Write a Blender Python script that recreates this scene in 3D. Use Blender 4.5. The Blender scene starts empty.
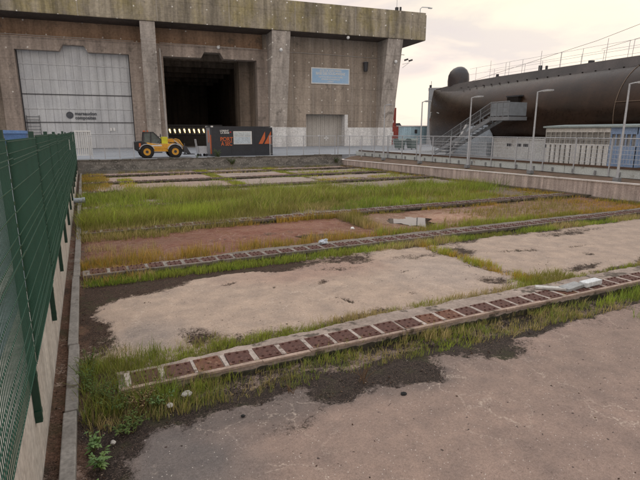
import bpy, bmesh, math, random
import numpy as np
from mathutils import Vector, Matrix

R = math.radians
S = bpy.context.scene
C = S.collection
rnd = random.Random(7)

# ------------------------------------------------------------------ camera, sky, sun, exposure
cam = bpy.data.objects.new("camera", bpy.data.cameras.new("camera"))
C.objects.link(cam)
cam.data.sensor_width = 36.0
cam.data.lens = 481.0 / 640.0 * 36.0
cam.data.clip_start = 0.05
cam.data.clip_end = 4000
cam.location = (0, 0, 3.2)
cam.rotation_euler = (R(90 - 12.65), 0, R(-25.7))
S.camera = cam

SUN_EL, SUN_AZ = 24.0, 62.0          # degrees above horizon / clockwise from +Y
w = bpy.data.worlds.new("World")
S.world = w
w.use_nodes = True
nt = w.node_tree
nt.nodes.clear()


def nd(tree, kind, **kw):
    n = tree.nodes.new(kind)
    for k, v in kw.items():
        setattr(n, k, v)
    return n


out = nd(nt, 'ShaderNodeOutputWorld')
bg = nd(nt, 'ShaderNodeBackground')
bg.inputs['Strength'].default_value = 0.1
sky = nd(nt, 'ShaderNodeTexSky', sky_type='NISHITA')
sky.sun_disc = False
sky.sun_elevation = R(SUN_EL)
sky.sun_rotation = R(SUN_AZ)
tc = nd(nt, 'ShaderNodeTexCoord')
# clouds: noise over the sky's direction
mp = nd(nt, 'ShaderNodeMapping')
mp.inputs['Scale'].default_value = (1.0, 1.0, 3.2)
ns = nd(nt, 'ShaderNodeTexNoise')
ns.inputs['Scale'].default_value = 3.9
ns.inputs['Detail'].default_value = 5
ns.inputs['Roughness'].default_value = 0.52
ns.inputs['Distortion'].default_value = 0.5
rp = nd(nt, 'ShaderNodeValToRGB')
e = rp.color_ramp.elements
e[0].position = 0.38; e[0].color = (8.5, 7.5, 7.3, 1)
e[1].position = 0.58; e[1].color = (11.3, 10.0, 8.4, 1)
m1 = rp.color_ramp.elements.new(0.5); m1.color = (10.5, 8.9, 7.9, 1)
# a warm glow of the low sun behind the cloud, upper right of the view
dt = nd(nt, 'ShaderNodeVectorMath', operation='DOT_PRODUCT')
az, el = R(52), R(36)
dt.inputs[1].default_value = (math.sin(az) * math.cos(el), math.cos(az) * math.cos(el), math.sin(el))
mr = nd(nt, 'ShaderNodeMapRange')
mr.inputs['From Min'].default_value = 0.86
mr.inputs['From Max'].default_value = 0.985
ad = nd(nt, 'ShaderNodeMath', operation='MULTIPLY_ADD')
ad.inputs[1].default_value = 1.2
ad.inputs[2].default_value = -0.22
md = nd(nt, 'ShaderNodeMath', operation='MULTIPLY', use_clamp=True)
glow = nd(nt, 'ShaderNodeMix', data_type='RGBA')
glow.inputs['B'].default_value = (12.2, 11.4, 7.6, 1)
mixs = nd(nt, 'ShaderNodeMix', data_type='RGBA')
mixs.inputs['Factor'].default_value = 0.93
L = nt.links.new
L(tc.outputs['Generated'], mp.inputs['Vector'])
L(mp.outputs[0], ns.inputs['Vector'])
L(ns.outputs[0], rp.inputs[0])
L(tc.outputs['Generated'], dt.inputs[0])
L(dt.outputs['Value'], mr.inputs['Value'])
L(ns.outputs[0], ad.inputs[0])
ad.inputs[1].default_value = 2.4
ad.inputs[2].default_value = -0.35
L(mr.outputs[0], md.inputs[0])
L(ad.outputs[0], md.inputs[1])
L(md.outputs[0], glow.inputs['Factor'])
L(rp.outputs[0], glow.inputs['A'])
sepz = nd(nt, 'ShaderNodeSeparateXYZ')
hi = nd(nt, 'ShaderNodeMapRange', interpolation_type='SMOOTHSTEP')
hi.inputs['From Min'].default_value = 0.42
hi.inputs['From Max'].default_value = 0.72
over = nd(nt, 'ShaderNodeMix', data_type='RGBA')
over.inputs['B'].default_value = (13.2, 13.3, 13.6, 1)
L(tc.outputs['Generated'], sepz.inputs[0])
L(sepz.outputs['Z'], hi.inputs['Value'])
L(hi.outputs[0], over.inputs['Factor'])
L(glow.outputs['Result'], over.inputs['A'])
L(sky.outputs[0], mixs.inputs['A'])
L(over.outputs['Result'], mixs.inputs['B'])
L(mixs.outputs['Result'], bg.inputs['Color'])
L(bg.outputs[0], out.inputs['Surface'])

sun = bpy.data.objects.new("sun", bpy.data.lights.new("sun", 'SUN'))
C.objects.link(sun)
sun.data.energy = 0.6
sun.data.angle = R(25)
sun.data.color = (1.0, 0.9, 0.8)
sd = Vector((math.sin(R(SUN_AZ)) * math.cos(R(SUN_EL)), math.cos(R(SUN_AZ)) * math.cos(R(SUN_EL)), math.sin(R(SUN_EL))))
sun.rotation_euler = sd.to_track_quat('Z', 'Y').to_euler()

S.view_settings.view_transform = 'Standard'
S.view_settings.look = 'None'
S.view_settings.gamma = 1
S.view_settings.exposure = 0.0
S.view_settings.use_curve_mapping = False


# ------------------------------------------------------------------ helpers: noise
def _h(ix, iy, seed):
    v = np.sin(ix * 127.1 + iy * 311.7 + seed * 74.7) * 43758.5453
    return v - np.floor(v)


def vnoise(x, y, seed=0):
    ix, iy = np.floor(x), np.floor(y)
    fx, fy = x - ix, y - iy
    fx = fx * fx * (3 - 2 * fx); fy = fy * fy * (3 - 2 * fy)
    a = _h(ix, iy, seed); b = _h(ix + 1, iy, seed); c = _h(ix, iy + 1, seed); d = _h(ix + 1, iy + 1, seed)
    return a + (b - a) * fx + (c - a) * fy + (a - b - c + d) * fx * fy


def fbm(x, y, seed=0, oct=4, gain=.5):
    s = 0; a = 1; t = 0
    for k in range(oct):
        s = s + a * vnoise(x * 2 ** k + 13.7 * k, y * 2 ** k - 7.1 * k, seed + k)
        t += a; a *= gain
    return s / t


# ------------------------------------------------------------------ helpers: materials
MATS = {}


def new_mat(name):
    m = bpy.data.materials.new(name)
    m.use_nodes = True
    return m, m.node_tree, m.node_tree.nodes['Principled BSDF']


def noise_node(t, scale, detail=4, rough=.55, stretch=(1, 1, 1), coord='Object', distort=0.0):
    tcn = nd(t, 'ShaderNodeTexCoord'); mpn = nd(t, 'ShaderNodeMapping')
    mpn.inputs['Scale'].default_value = stretch
    n = nd(t, 'ShaderNodeTexNoise')
    n.inputs['Scale'].default_value = scale
    n.inputs['Detail'].default_value = detail
    n.inputs['Roughness'].default_value = rough
    n.inputs['Distortion'].default_value = distort
    t.links.new(tcn.outputs[coord], mpn.inputs[0]); t.links.new(mpn.outputs[0], n.inputs['Vector'])
    return n


def ramp(t, src, p0, p1, c0=(0, 0, 0, 1), c1=(1, 1, 1, 1)):
    r = nd(t, 'ShaderNodeValToRGB')
    r.color_ramp.elements[0].position = p0; r.color_ramp.elements[0].color = c0
    r.color_ramp.elements[1].position = p1; r.color_ramp.elements[1].color = c1
    t.links.new(src, r.inputs[0])
    return r


def mixc(t, fac, a, b, mode='MIX'):
    m = nd(t, 'ShaderNodeMix', data_type='RGBA', blend_type=mode)
    for sock, v in (('Factor', fac), ('A', a), ('B', b)):
        if isinstance(v, (int, float)):
            m.inputs[sock].default_value = v
        elif isinstance(v, tuple):
            m.inputs[sock].default_value = v if len(v) == 4 else v + (1,)
        else:
            t.links.new(v, m.inputs[sock])
    return m.outputs['Result']


def bump(t, b, src, strength=.3, dist=.02):
    bn = nd(t, 'ShaderNodeBump')
    bn.inputs['Strength'].default_value = strength
    bn.inputs['Distance'].default_value = dist
    t.links.new(src, bn.inputs['Height']); t.links.new(bn.outputs[0], b.inputs['Normal'])


def mat(name, ca, cb=None, rough=.8, scale=2.0, fine=30.0, metal=0.0, streak=None, streak_amt=.6, stretch=(1, 1, 1),
        bumpamt=.25, spots=None, finelo=.72, coat=0.0, spec=0.5):
    """two-tone noise + fine speckle + optional vertical streaks + optional dark spots"""
    if name in MATS:
        return MATS[name]
    m, t, b = new_mat(name)
    cb = cb or tuple(c * .75 for c in ca)
    n1 = noise_node(t, scale, 6, .6, stretch)
    col = mixc(t, ramp(t, n1.outputs[0], .35, .65).outputs[0], ca, cb)
    n2 = noise_node(t, fine, 3, .6)
    col = mixc(t, 1.0, col, ramp(t, n2.outputs[0], .3, .7, (finelo,) * 3 + (1,), (1.12,) * 3 + (1,)).outputs[0], 'MULTIPLY')
    if streak:
        n3 = noise_node(t, 1.0, 5, .65, streak)
        col = mixc(t, 1.0, col, ramp(t, n3.outputs[0], .38, .62, (1 - streak_amt,) * 3 + (1,), (1.08,) * 3 + (1,)).outputs[0], 'MULTIPLY')
    if spots:
        n4 = noise_node(t, spots[0], 5, .6)
        r4 = ramp(t, n4.outputs[0], spots[1], spots[1] + .07)
        col = mixc(t, r4.outputs[0], col, spots[2])
    t.links.new(col, b.inputs['Base Color'])
    b.inputs['Roughness'].default_value = rough
    b.inputs['Metallic'].default_value = metal
    b.inputs['Coat Weight'].default_value = coat
    b.inputs['Specular IOR Level'].default_value = spec if rough < .7 else .15
    if bumpamt:
        bump(t, b, n2.outputs[0], bumpamt, .01)
    MATS[name] = m
    return m


def emit(name, col, strength):
    m, t, b = new_mat(name)
    b.inputs['Base Color'].default_value = col + (1,)
    b.inputs['Emission Color'].default_value = col + (1,)
    b.inputs['Emission Strength'].default_value = strength
    return m


def glass(name, col=(.03, .035, .04)):
    return mat(name, col, tuple(c * .8 for c in col), rough=.08, fine=3, bumpamt=0)


# ------------------------------------------------------------------ helpers: geometry
class MB:
    def __init__(s):
        s.v = []; s.f = []; s.mi = []; s.cur = 0

    def add(s, vs, fs):
        o = len(s.v)
        s.v += [tuple(v) for v in vs]
        for f in fs:
            s.f.append(tuple(i + o for i in f)); s.mi.append(s.cur)
        return s

    def box(s, x0, x1, y0, y1, z0, z1, M=None):
        vs = [(x, y, z) for z in (z0, z1) for y in (y0, y1) for x in (x0, x1)]
        if M is not None:
            vs = [M @ Vector(v) for v in vs]
        return s.add(vs, [(0, 2, 3, 1), (4, 5, 7, 6), (0, 1, 5, 4), (2, 6, 7, 3), (0, 4, 6, 2), (1, 3, 7, 5)])

    def bar(s, p, q, wx, wz=None):
        """square bar between two points"""
        p, q = Vector(p), Vector(q); d = q - p; wz = wz or wx
        M = Matrix.Translation(p) @ d.to_track_quat('Y', 'Z').to_matrix().to_4x4()
        return s.box(-wx / 2, wx / 2, 0, d.length, -wz / 2, wz / 2, M)

    def tube(s, pts, r, n=8, r1=None):
        pts = [Vector(p) for p in pts]; rings = []
        for i, p in enumerate(pts):
            d = (pts[min(i + 1, len(pts) - 1)] - pts[max(i - 1, 0)]).normalized()
            q = d.to_track_quat('Z', 'Y')
            rr = r if r1 is None else r + (r1 - r) * i / (len(pts) - 1)
            rings.append([p + q @ Vector((rr * math.cos(2 * math.pi * k / n), rr * math.sin(2 * math.pi * k / n), 0)) for k in range(n)])
        return s.loft(rings)

    def loft(s, rings, caps=True, closed=True):
        n = len(rings[0]); vs = [v for r in rings for v in r]; fs = []
        for i in range(len(rings) - 1):
            for k in range(n if closed else n - 1):
                k2 = (k + 1) % n
                fs.append((i * n + k, i * n + k2, (i + 1) * n + k2, (i + 1) * n + k))
        if caps and closed:
            fs.append(tuple(reversed(range(n)))); fs.append(tuple((len(rings) - 1) * n + k for k in range(n)))
        return s.add(vs, fs)

    def prism(s, poly, a0, a1, axis='y'):
        f = {'y': lambda u, v, a: (u, a, v), 'x': lambda u, v, a: (a, u, v), 'z': lambda u, v, a: (u, v, a)}[axis]
        return s.loft([[f(u, v, a0) for u, v in poly], [f(u, v, a1) for u, v in poly]])

    def cyl(s, c, r, h, axis='z', n=24, r1=None):
        d = {'z': (0, 0, 1), 'y': (0, 1, 0), 'x': (1, 0, 0)}[axis]
        return s.tube([c, tuple(c[i] + d[i] * h for i in range(3))], r, n, r1)

    def ball(s, c, r, n=12, m=8, sq=(1, 1, 1)):
        rings = []
        for j in range(m + 1):
            a = math.pi * (j + .02) / (m + .04) - math.pi / 2
            rings.append([(c[0] + sq[0] * r * math.cos(a) * math.cos(2 * math.pi * k / n), c[1] + sq[1] * r * math.cos(a) * math.sin(2 * math.pi * k / n), c[2] + sq[2] * r * math.sin(a)) for k in range(n)])
        return s.loft(rings)

    def obj(s, name, m, parent=None, smooth=False, bevel=0):
        me = bpy.data.meshes.new(name)
        me.from_pydata(s.v, [], s.f)
        ms = m if isinstance(m, (list, tuple)) else [m]
        for x in ms:
            me.materials.append(x)
        if len(ms) > 1:
            me.polygons.foreach_set('material_index', s.mi)
        bm = bmesh.new(); bm.from_mesh(me); bmesh.ops.recalc_face_normals(bm, faces=bm.faces); bm.to_mesh(me); bm.free()
        if smooth:
            me.polygons.foreach_set('use_smooth', [True] * len(me.polygons))
            try:
                me.set_sharp_from_angle(angle=R(40))
            except Exception:
                pass
        o = bpy.data.objects.new(name, me)
        C.objects.link(o)
        o.parent = parent
        if bevel:
            b = o.modifiers.new('bevel', 'BEVEL'); b.width = bevel; b.segments = 2; b.limit_method = 'ANGLE'
        return o


def link_obj(name, me):
    o = bpy.data.objects.new(name, me); C.objects.link(o)
    return o


def tag(o, label=None, cat=None, group=None, kind=None):
    for k, v in (('label', label), ('category', cat), ('group', group), ('kind', kind)):
        if v:
            o[k] = v
    return o


def thing(name, label, cat, loc=(0, 0, 0), rz=0.0, group=None):
    o = bpy.data.objects.new(name, None)
    C.objects.link(o)
    o.location = loc; o.rotation_euler = (0, 0, rz); o.empty_display_size = .2
    return tag(o, label, cat, group)


def copy_tree(o, parent=None):
    c = o.copy(); C.objects.link(c); c.parent = parent
    for ch in list(o.children):
        copy_tree(ch, c)
    return c


def text(body, size, name, m, parent, M, depth=.006, align='CENTER'):
    cu = bpy.data.curves.new(name, 'FONT')
    cu.body = body; cu.size = size; cu.offset = size * .022; cu.extrude = depth; cu.align_x = align; cu.align_y = 'CENTER'
    to = bpy.data.objects.new(name, cu); C.objects.link(to)
    dg = bpy.context.evaluated_depsgraph_get(); dg.update()
    me = bpy.data.meshes.new_from_object(to.evaluated_get(dg))
    bpy.data.objects.remove(to)
    me.transform(M)
    me.materials.clear(); me.materials.append(m)
    o = bpy.data.objects.new(name, me); C.objects.link(o); o.parent = parent
    return o


def face_south(x, y, z, sx=1.0):
    """text plane upright, reading towards -Y"""
    return Matrix.Translation((x, y, z)) @ Matrix.Rotation(R(90), 4, 'X') @ Matrix.Diagonal((sx, 1, 1, 1))


# ------------------------------------------------------------------ SETTING: basin floor
BEAM_F = [5.84, 11.36, 16.35, 21.8, 27.7, 33.0, 38.3]      # front edges of the beams
XL, XR, YF = -0.65, 22.6, 42.0
nx, ny = 470, 0
xs = np.concatenate([np.linspace(XL, 9, 300), np.linspace(9, XR, 200)[1:]])
ys = [-8.0, -4, 0, 2]
while ys[-1] < YF:
    ys.append(min(YF, ys[-1] + (.03 + .0055 * max(0, ys[-1] - 3))))
ys = np.array(ys)
GX, GY = np.meshgrid(xs, ys)
wx = (fbm(GX * 1.3, GY * 1.3, 3, 5) - .5); wy = (fbm(GX * 1.3 + 40, GY * 1.3, 9, 5) - .5)
PX, PY = GX + wx * .9, GY + wy * .9
slab = np.full(GX.shape, -1.0)
colB = np.zeros(GX.shape + (3,)); colB[:] = (.36, .28, .235)
colA = np.zeros(GX.shape + (3,)); colA[:] = (.062, .047, .040)
wet = np.zeros(GX.shape)


def bay(x0, x1, y0, y1, cb, ca=None, wetv=None, soft=.5):
    d = np.minimum(np.minimum(PX - x0, x1 - PX), np.minimum(PY - y0, y1 - PY))
    inside = (GX > x0 - .6) & (GX < x1 + .6) & (GY > y0 - .6) & (GY < y1 + .6)
    f = np.clip(d / soft, -1, 1)
    slab[inside] = np.maximum(slab, f)[inside]
    colB[inside] = cb
    if ca:
        colA[inside] = ca
    if wetv is not None:
        wet[inside] = wetv


def stain(cx, cy, rx, ry, amt=1.6, ang=0.0):
    c, s_ = math.cos(R(ang)), math.sin(R(ang))
    u = (GX + wx * .7 - cx) * c + (GY + wy * .7 - cy) * s_; v = -(GX + wx * .7 - cx) * s_ + (GY + wy * .7 - cy) * c
    d = np.sqrt((u / rx) ** 2 + (v / ry) ** 2)
    slab[:] = slab - amt * np.clip(1.35 - d, 0, 1)


def tint(cx, cy, rx, ry, col, amt=.7, A=False):
    u = (GX + wx * .8 - cx) / rx; v = (GY + wy * .8 - cy) / ry
    k = (amt * np.clip(1.5 - np.sqrt(u * u + v * v), 0, 1))[..., None]
    tgt = colA if A else colB
    tgt[:] = tgt * (1 - k) + np.array(col) * k


MAUVE = (.29, .212, .178); BEIGE = (.43, .33, .262)
bay(-.45, 24, -9, 5.32, MAUVE, (.030, .024, .022), None, .9)
bay(-.15, 8.4, 6.85, 10.85, BEIGE, (.040, .026, .020))
bay(8.7, 22.9, 6.85, 10.8, (.42, .325, .262), (.042, .030, .024))
bay(-.2, 8.3, 12.2, 16.1, (.20, .088, .056), (.085, .046, .030), 1.0)
bay(8.8, 22.2, 12.2, 16.0, (.23, .118, .074), (.10, .056, .037), 1.0)
bay(.5, 22, 17.3, 21.4, (.2, .15, .11), (.08, .065, .045))
for k in range(3, 7):
    y0 = BEAM_F[k] + 1.0; y1 = (BEAM_F[k + 1] if k < 6 else YF) - .35
    for (a, b) in ((.3, 8.2), (8.8, 14.2), (14.8, 22)):
        bay(a, b, y0, y1, rnd.choice([(.36, .29, .25), (.31, .245, .21), (.36, .27, .225)]), (.085, .06, .048))
# stains and moss with shapes of their own
stain(0, 5.1, .8, .42, 1.8); stain(1.5, 5.3, 1.6, .2, 1.6); stain(2.6, 4.85, .42, .3, 1.8, 20); stain(3.5, 5.0, .75, .3, 1.8, -8)
stain(4.6, 5.25, 1.3, .22, 1.6); stain(5.2, 4.95, .7, .25, 1.3); stain(7, 5.3, 1.5, .15, 1.2); stain(-.1, 4.2, .3, .8, 1.0)
stain(1.9, 4.45, .3, .16, 1.0)
stain(.3, 10.3, 1.9, .62, 2.2, 12); stain(-.15, 8.8, .26, 1.3, 1.5); stain(2.9, 10.85, 1.4, .3, 1.8); stain(1.43, 7.35, .3, .42, 1.6)
stain(4.3, 10.5, .9, .38, 1.5); stain(5.2, 9.75, .75, .3, 1.1, -20); stain(4.35, 8.9, .18, .14, 1.6); stain(5.9, 10.4, .9, .35, 1.4)
stain(4.2, 7.9, .10, .28, 1.5, 30); stain(3.9, 7.0, .7, .16, 1.4); stain(7.5, 9.9, .7, .3, 1.2); stain(7.9, 7.4, .4, .3, 1.3)
stain(6.5, 8.8, .25, .1, 1.3); stain(2.6, 9.7, .2, .12, 1.3); stain(3.2, 9.1, .12, .08, 1.4); stain(5.6, 7.6, .3, .1, 1.0)
stain(10.6, 7.45, .9, .18, 1.8, 6); stain(11.2, 6.95, .7, .2, 1.6); stain(13.5, 7.2, 1.2, .28, 1.7, 10); stain(9.2, 9.9, .5, .6, 1.4)
stain(10.6, 9.3, .9, .18, 1.3, -12); stain(12.6, 8.9, .5, .14, 1.2); stain(16, 8.2, 2.4, .3, 1.6, 10); stain(14, 10.3, 2.0, .3, 1.3)
stain(12, 8.2, .3, .1, 1.4); stain(18.5, 9.5, 1.5, .5, 1.3)
tint(4.6, 9.9, 1.8, .8, (.34, .225, .18), .7); tint(7.3, 8.5, 1.2, 1.2, (.42, .34, .29), .7)
tint(2.5, 3.6, 2.2, 1.0, (.33, .24, .195), .5); tint(7, 4.2, 3.0, .7, (.285, .212, .175), .6); tint(.6, 4.3, .7, .7, (.165, .145, .138), .9); tint(1.6, 4.9, 1.2, .3, (.15, .125, .115), .8); tint(3.4, 4.75, 1.6, .3, (.17, .135, .12), .7); tint(.7, 7.6, .7, .5, (.30, .25, .22), .7)
tint(4.5, 14.5, 2.5, .7, (.235, .10, .066), .8); tint(6.8, 15.2, 2.2, .4, (.26, .122, .084), .8); tint(1.5, 14.8, 2.0, .5, (.17, .085, .055), .6)
tint(12.4, 14.4, 1.5, .8, (.40, .225, .155), .95); tint(10.0, 14.6, .8, 1.2, (.21, .12, .08), .7); tint(16.5, 14.5, 2.5, .9, (.22, .13, .085), .8)
tint(10.5, 33.8, 4, .7, (.36, .22, .17), .6); tint(14.5, 34.5, 3.2, 1.2, (.34, .2, .155), .7)
stain(4.0, 29.6, 3.0, .5, 1.5); stain(11, 36.5, 3.0, .4, 1.3); stain(3, 34.5, 2.2, .5, 1.2); stain(18, 30, 2.5, .6, 1.3); stain(7, 40.5, 4, .4, 1.2)
stain(3.6, 14.2, 1.7, .28, 1.0); stain(5.6, 14.3, 1.2, .22, .8)
slab += (fbm(GX * 5, GY * 5, 21, 3) - .5) * .9
Z = (fbm(GX * 6, GY * 6, 5, 3) - .5) * .03 + np.where(slab > 0, .006, -.02) + (fbm(GX * .6, GY * .6, 31, 2) - .5) * .02
# hollow where the rain water stands
PUD = [(10.6, 14.2, .8, .9), (6.35, 13.45, .6, .34)]
for (cx, cy, rx, ry) in PUD:
    d = np.sqrt(((GX - cx) / rx) ** 2 + ((GY - cy) / ry) ** 2)
    Z -= .05 * np.clip(1.5 - d, 0, 1) * 1.2
# soil heaped over the left ends of the beams, a sunken strip along the front of the nearest beam
for f in BEAM_F:
    Z += .10 * np.clip(1.2 - np.abs(GX + .05) / .5, 0, 1) * np.clip(1.4 - np.abs(GY - f - .4) / .5, 0, 1)
Z -= .10 * np.clip((GX - 2.5) / 2, 0, 1) * np.clip(1.2 - np.abs(GY - 5.6) / .35, 0, 1)
tint(-.5, 5, .18, 40, (.115, .07, .05), .9, True)
Z[:, 0] = 0; Z[-1, :] = 0
me = bpy.data.meshes.new('basin_floor')
n_r, n_c = GX.shape
idx = np.arange(n_r * n_c).reshape(n_r, n_c)
quads = np.stack([idx[:-1, :-1], idx[:-1, 1:], idx[1:, 1:], idx[1:, :-1]], -1).reshape(-1, 4)
me.vertices.add(n_r * n_c); me.vertices.foreach_set('co', np.stack([GX, GY, Z], -1).astype(np.float32).ravel())
me.loops.add(quads.size); me.loops.foreach_set('vertex_index', quads.ravel().astype(np.int32))
me.polygons.add(len(quads)); me.polygons.foreach_set('loop_start', np.arange(0, quads.size, 4, dtype=np.int32))
me.polygons.foreach_set('use_smooth', np.ones(len(quads), dtype=bool))
me.update(calc_edges=True)
for nme, arr in (('colA', colA), ('colB', colB)):
    a = me.attributes.new(nme, 'FLOAT_COLOR', 'POINT')
    a.data.foreach_set('color', np.concatenate([arr, np.ones(arr.shape[:2] + (1,))], -1).astype(np.float32).ravel())
for nme, arr in (('slab', slab), ('wet', wet)):
    a = me.attributes.new(nme, 'FLOAT', 'POINT'); a.data.foreach_set('value', arr.astype(np.float32).ravel())
floor = bpy.data.objects.new('basin_floor', me); C.objects.link(floor); tag(floor, kind='structure')

m, t, b = new_mat('basin floor concrete and soil')
aA, aB, aS, aW = [nd(t, 'ShaderNodeAttribute', attribute_name=k) for k in ('colA', 'colB', 'slab', 'wet')]
nA = noise_node(t, 9, 6, .65); nB = noise_node(t, 90, 3, .6); nC = noise_node(t, 2.2, 6, .65); nD = noise_node(t, 30, 4, .7)
add1 = nd(t, 'ShaderNodeMath', operation='MULTIPLY_ADD'); t.links.new(nA.outputs[0], add1.inputs[0]); add1.inputs[1].default_value = 1.1
sl5 = nd(t, 'ShaderNodeMath', operation='MULTIPLY'); sl5.inputs[1].default_value = .5; t.links.new(aS.outputs['Fac'], sl5.inputs[0]); t.links.new(sl5.outputs[0], add1.inputs[2])
add2 = nd(t, 'ShaderNodeMath', operation='MULTIPLY_ADD'); t.links.new(nD.outputs[0], add2.inputs[0]); add2.inputs[1].default_value = .9
t.links.new(add1.outputs[0], add2.inputs[2])
fac = nd(t, 'ShaderNodeMapRange', interpolation_type='SMOOTHSTEP')
fac.inputs['From Min'].default_value = .98; fac.inputs['From Max'].default_value = 1.42
add3 = nd(t, 'ShaderNodeMath', operation='MULTIPLY_ADD'); t.links.new(nB.outputs[0], add3.inputs[0]); add3.inputs[1].default_value = .55
t.links.new(add2.outputs[0], add3.inputs[2]); t.links.new(add3.outputs[0], fac.inputs['Value'])
# slab: blotches, grit and light hairline cracks
sl = mixc(t, 1.0, aB.outputs['Color'], ramp(t, nC.outputs[0], .32, .68, (.76, .77, .79, 1), (1.12, 1.10, 1.08, 1)).outputs[0], 'MULTIPLY')
sl = mixc(t, 1.0, sl, ramp(t, nB.outputs[0], .32, .68, (.78, .78, .78, 1), (1.14, 1.14, 1.14, 1)).outputs[0], 'MULTIPLY')
sl = mixc(t, 1.0, sl, ramp(t, nD.outputs[0], .3, .66, (.8, .79, .78, 1), (1.06, 1.06, 1.06, 1)).outputs[0], 'MULTIPLY')
tcn = nd(t, 'ShaderNodeTexCoord'); nW = noise_node(t, 2.5, 4, .6)
vm = nd(t, 'ShaderNodeVectorMath', operation='MULTIPLY_ADD'); vm.inputs[1].default_value = (.55, .55, 0)
t.links.new(nW.outputs['Color'], vm.inputs[0]); t.links.new(tcn.outputs['Object'], vm.inputs[2])
vo = nd(t, 'ShaderNodeTexVoronoi', feature='DISTANCE_TO_EDGE'); vo.inputs['Scale'].default_value = 1.7
t.links.new(vm.outputs[0], vo.inputs['Vector'])
nM = noise_node(t, .9, 3, .5)
ck = nd(t, 'ShaderNodeMath', operation='MULTIPLY')
t.links.new(ramp(t, vo.outputs['Distance'], .0, .028, (1, 1, 1, 1), (0, 0, 0, 1)).outputs[0], ck.inputs[0])
t.links.new(ramp(t, nM.outputs[0], .47, .60).outputs[0], ck.inputs[1])
ck2 = nd(t, 'ShaderNodeMath', operation='MULTIPLY'); t.links.new(ck.outputs[0], ck2.inputs[0])
t.links.new(ramp(t, nD.outputs[0], .42, .6).outputs[0], ck2.inputs[1])
ck3 = nd(t, 'ShaderNodeMath', operation='MULTIPLY'); ck3.inputs[1].default_value = .6; t.links.new(ck2.outputs[0], ck3.inputs[0])
sl = mixc(t, ck3.outputs[0], sl, (.56, .46, .38))
# dark pits
pits = noise_node(t, 14, 2, .5)
sl = mixc(t, ramp(t, pits.outputs[0], .70, .74).outputs[0], sl, (.07, .05, .045))
vs = nd(t, 'ShaderNodeTexVoronoi'); vs.inputs['Scale'].default_value = 24
t.links.new(tcn.outputs['Object'], vs.inputs['Vector'])
svc = nd(t, 'ShaderNodeSeparateColor'); t.links.new(vs.outputs['Color'], svc.inputs[0])
spk = nd(t, 'ShaderNodeMath', operation='MULTIPLY'); t.links.new(ramp(t, vs.outputs['Distance'], .10, .17, (.8, .8, .8, 1), (0, 0, 0, 1)).outputs[0], spk.inputs[0]); t.links.new(ramp(t, svc.outputs[0], .62, .66).outputs[0], spk.inputs[1])
sl = mixc(t, spk.outputs[0], sl, (.62, .55, .49))
so = mixc(t, 1.0, aA.outputs['Color'], ramp(t, nD.outputs[0], .3, .7, (.25, .24, .23, 1), (1.75, 1.55, 1.4, 1)).outputs[0], 'MULTIPLY')
so = mixc(t, ramp(t, nB.outputs[0], .60, .66).outputs[0], so, (.20, .145, .11))
so = mixc(t, ramp(t, nC.outputs[0], .52, .66, (0, 0, 0, 1), (.5, .5, .5, 1)).outputs[0], so, (.045, .046, .02))
col = mixc(t, fac.outputs[0], so, sl)
t.links.new(col, b.inputs['Base Color'])
rr = nd(t, 'ShaderNodeMapRange'); rr.inputs['To Min'].default_value = .88; rr.inputs['To Max'].default_value = .12
wm = nd(t, 'ShaderNodeMath', operation='MULTIPLY'); t.links.new(aW.outputs['Fac'], wm.inputs[0]); t.links.new(ramp(t, nC.outputs[0], .4, .6).outputs[0], wm.inputs[1])
t.links.new(wm.outputs[0], rr.inputs['Value']); t.links.new(rr.outputs[0], b.inputs['Roughness'])
b.inputs['Specular IOR Level'].default_value = .18
hb = nd(t, 'ShaderNodeMath', operation='MULTIPLY_ADD'); hb.inputs[1].default_value = .7
t.links.new(nD.outputs[0], hb.inputs[0]); t.links.new(nB.outputs[0], hb.inputs[2])
bump(t, b, hb.outputs[0], .5, .014)
me.materials.append(m)

# standing rain water
m, t, b = new_mat('rain water'); MATS['rain water'] = m
b.inputs['Base Color'].default_value = (.05, .035, .025, 1); b.inputs['Roughness'].default_value = .03
nW = noise_node(t, 6, 2, .5); bump(t, b, nW.outputs[0], .03, .01)
for i, (cx, cy, rx, ry) in enumerate(PUD):
    mb = MB(); pts = []
    for k in range(48):
        a = 2 * math.pi * k / 48
        rr_ = 1 + .24 * math.sin(3 * a + i) + .14 * math.sin(7 * a + 2 * i) + .09 * math.sin(13 * a) + .05 * math.sin(23 * a)
        pts.append((cx + rx * rr_ * math.cos(a), cy + ry * rr_ * math.sin(a), -.012))
    mb.add(pts, [tuple(range(48))])
    tag(mb.obj('puddle', m), kind='structure')

# ------------------------------------------------------------------ SETTING: quay ground round the basin
asphalt = mat('grey apron', (.25, .265, .29), (.31, .325, .35), .85, .25, 18, bumpamt=.1)
BIG = 1500
mb = MB()
mb.box(-BIG, -.9, -BIG, BIG, .6, 1.08)
mb.box(-.9, 60, YF + .5, BIG, .6, 1.05)
mb.box(60, BIG, -BIG, BIG, .6, 1.05)
mb.box(24.62, 60, 41.0, YF + .5, .6, 1.05)
tag(mb.obj('quay_ground', asphalt), kind='structure')
mb = MB().box(24.62, 60, -40, 41.0, .3, 1.34)
tag(mb.obj('submarine_quay', mat('pale deck concrete', (.38, .38, .385), (.30, .30, .305), .85, .6, 14)), kind='structure')
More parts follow.
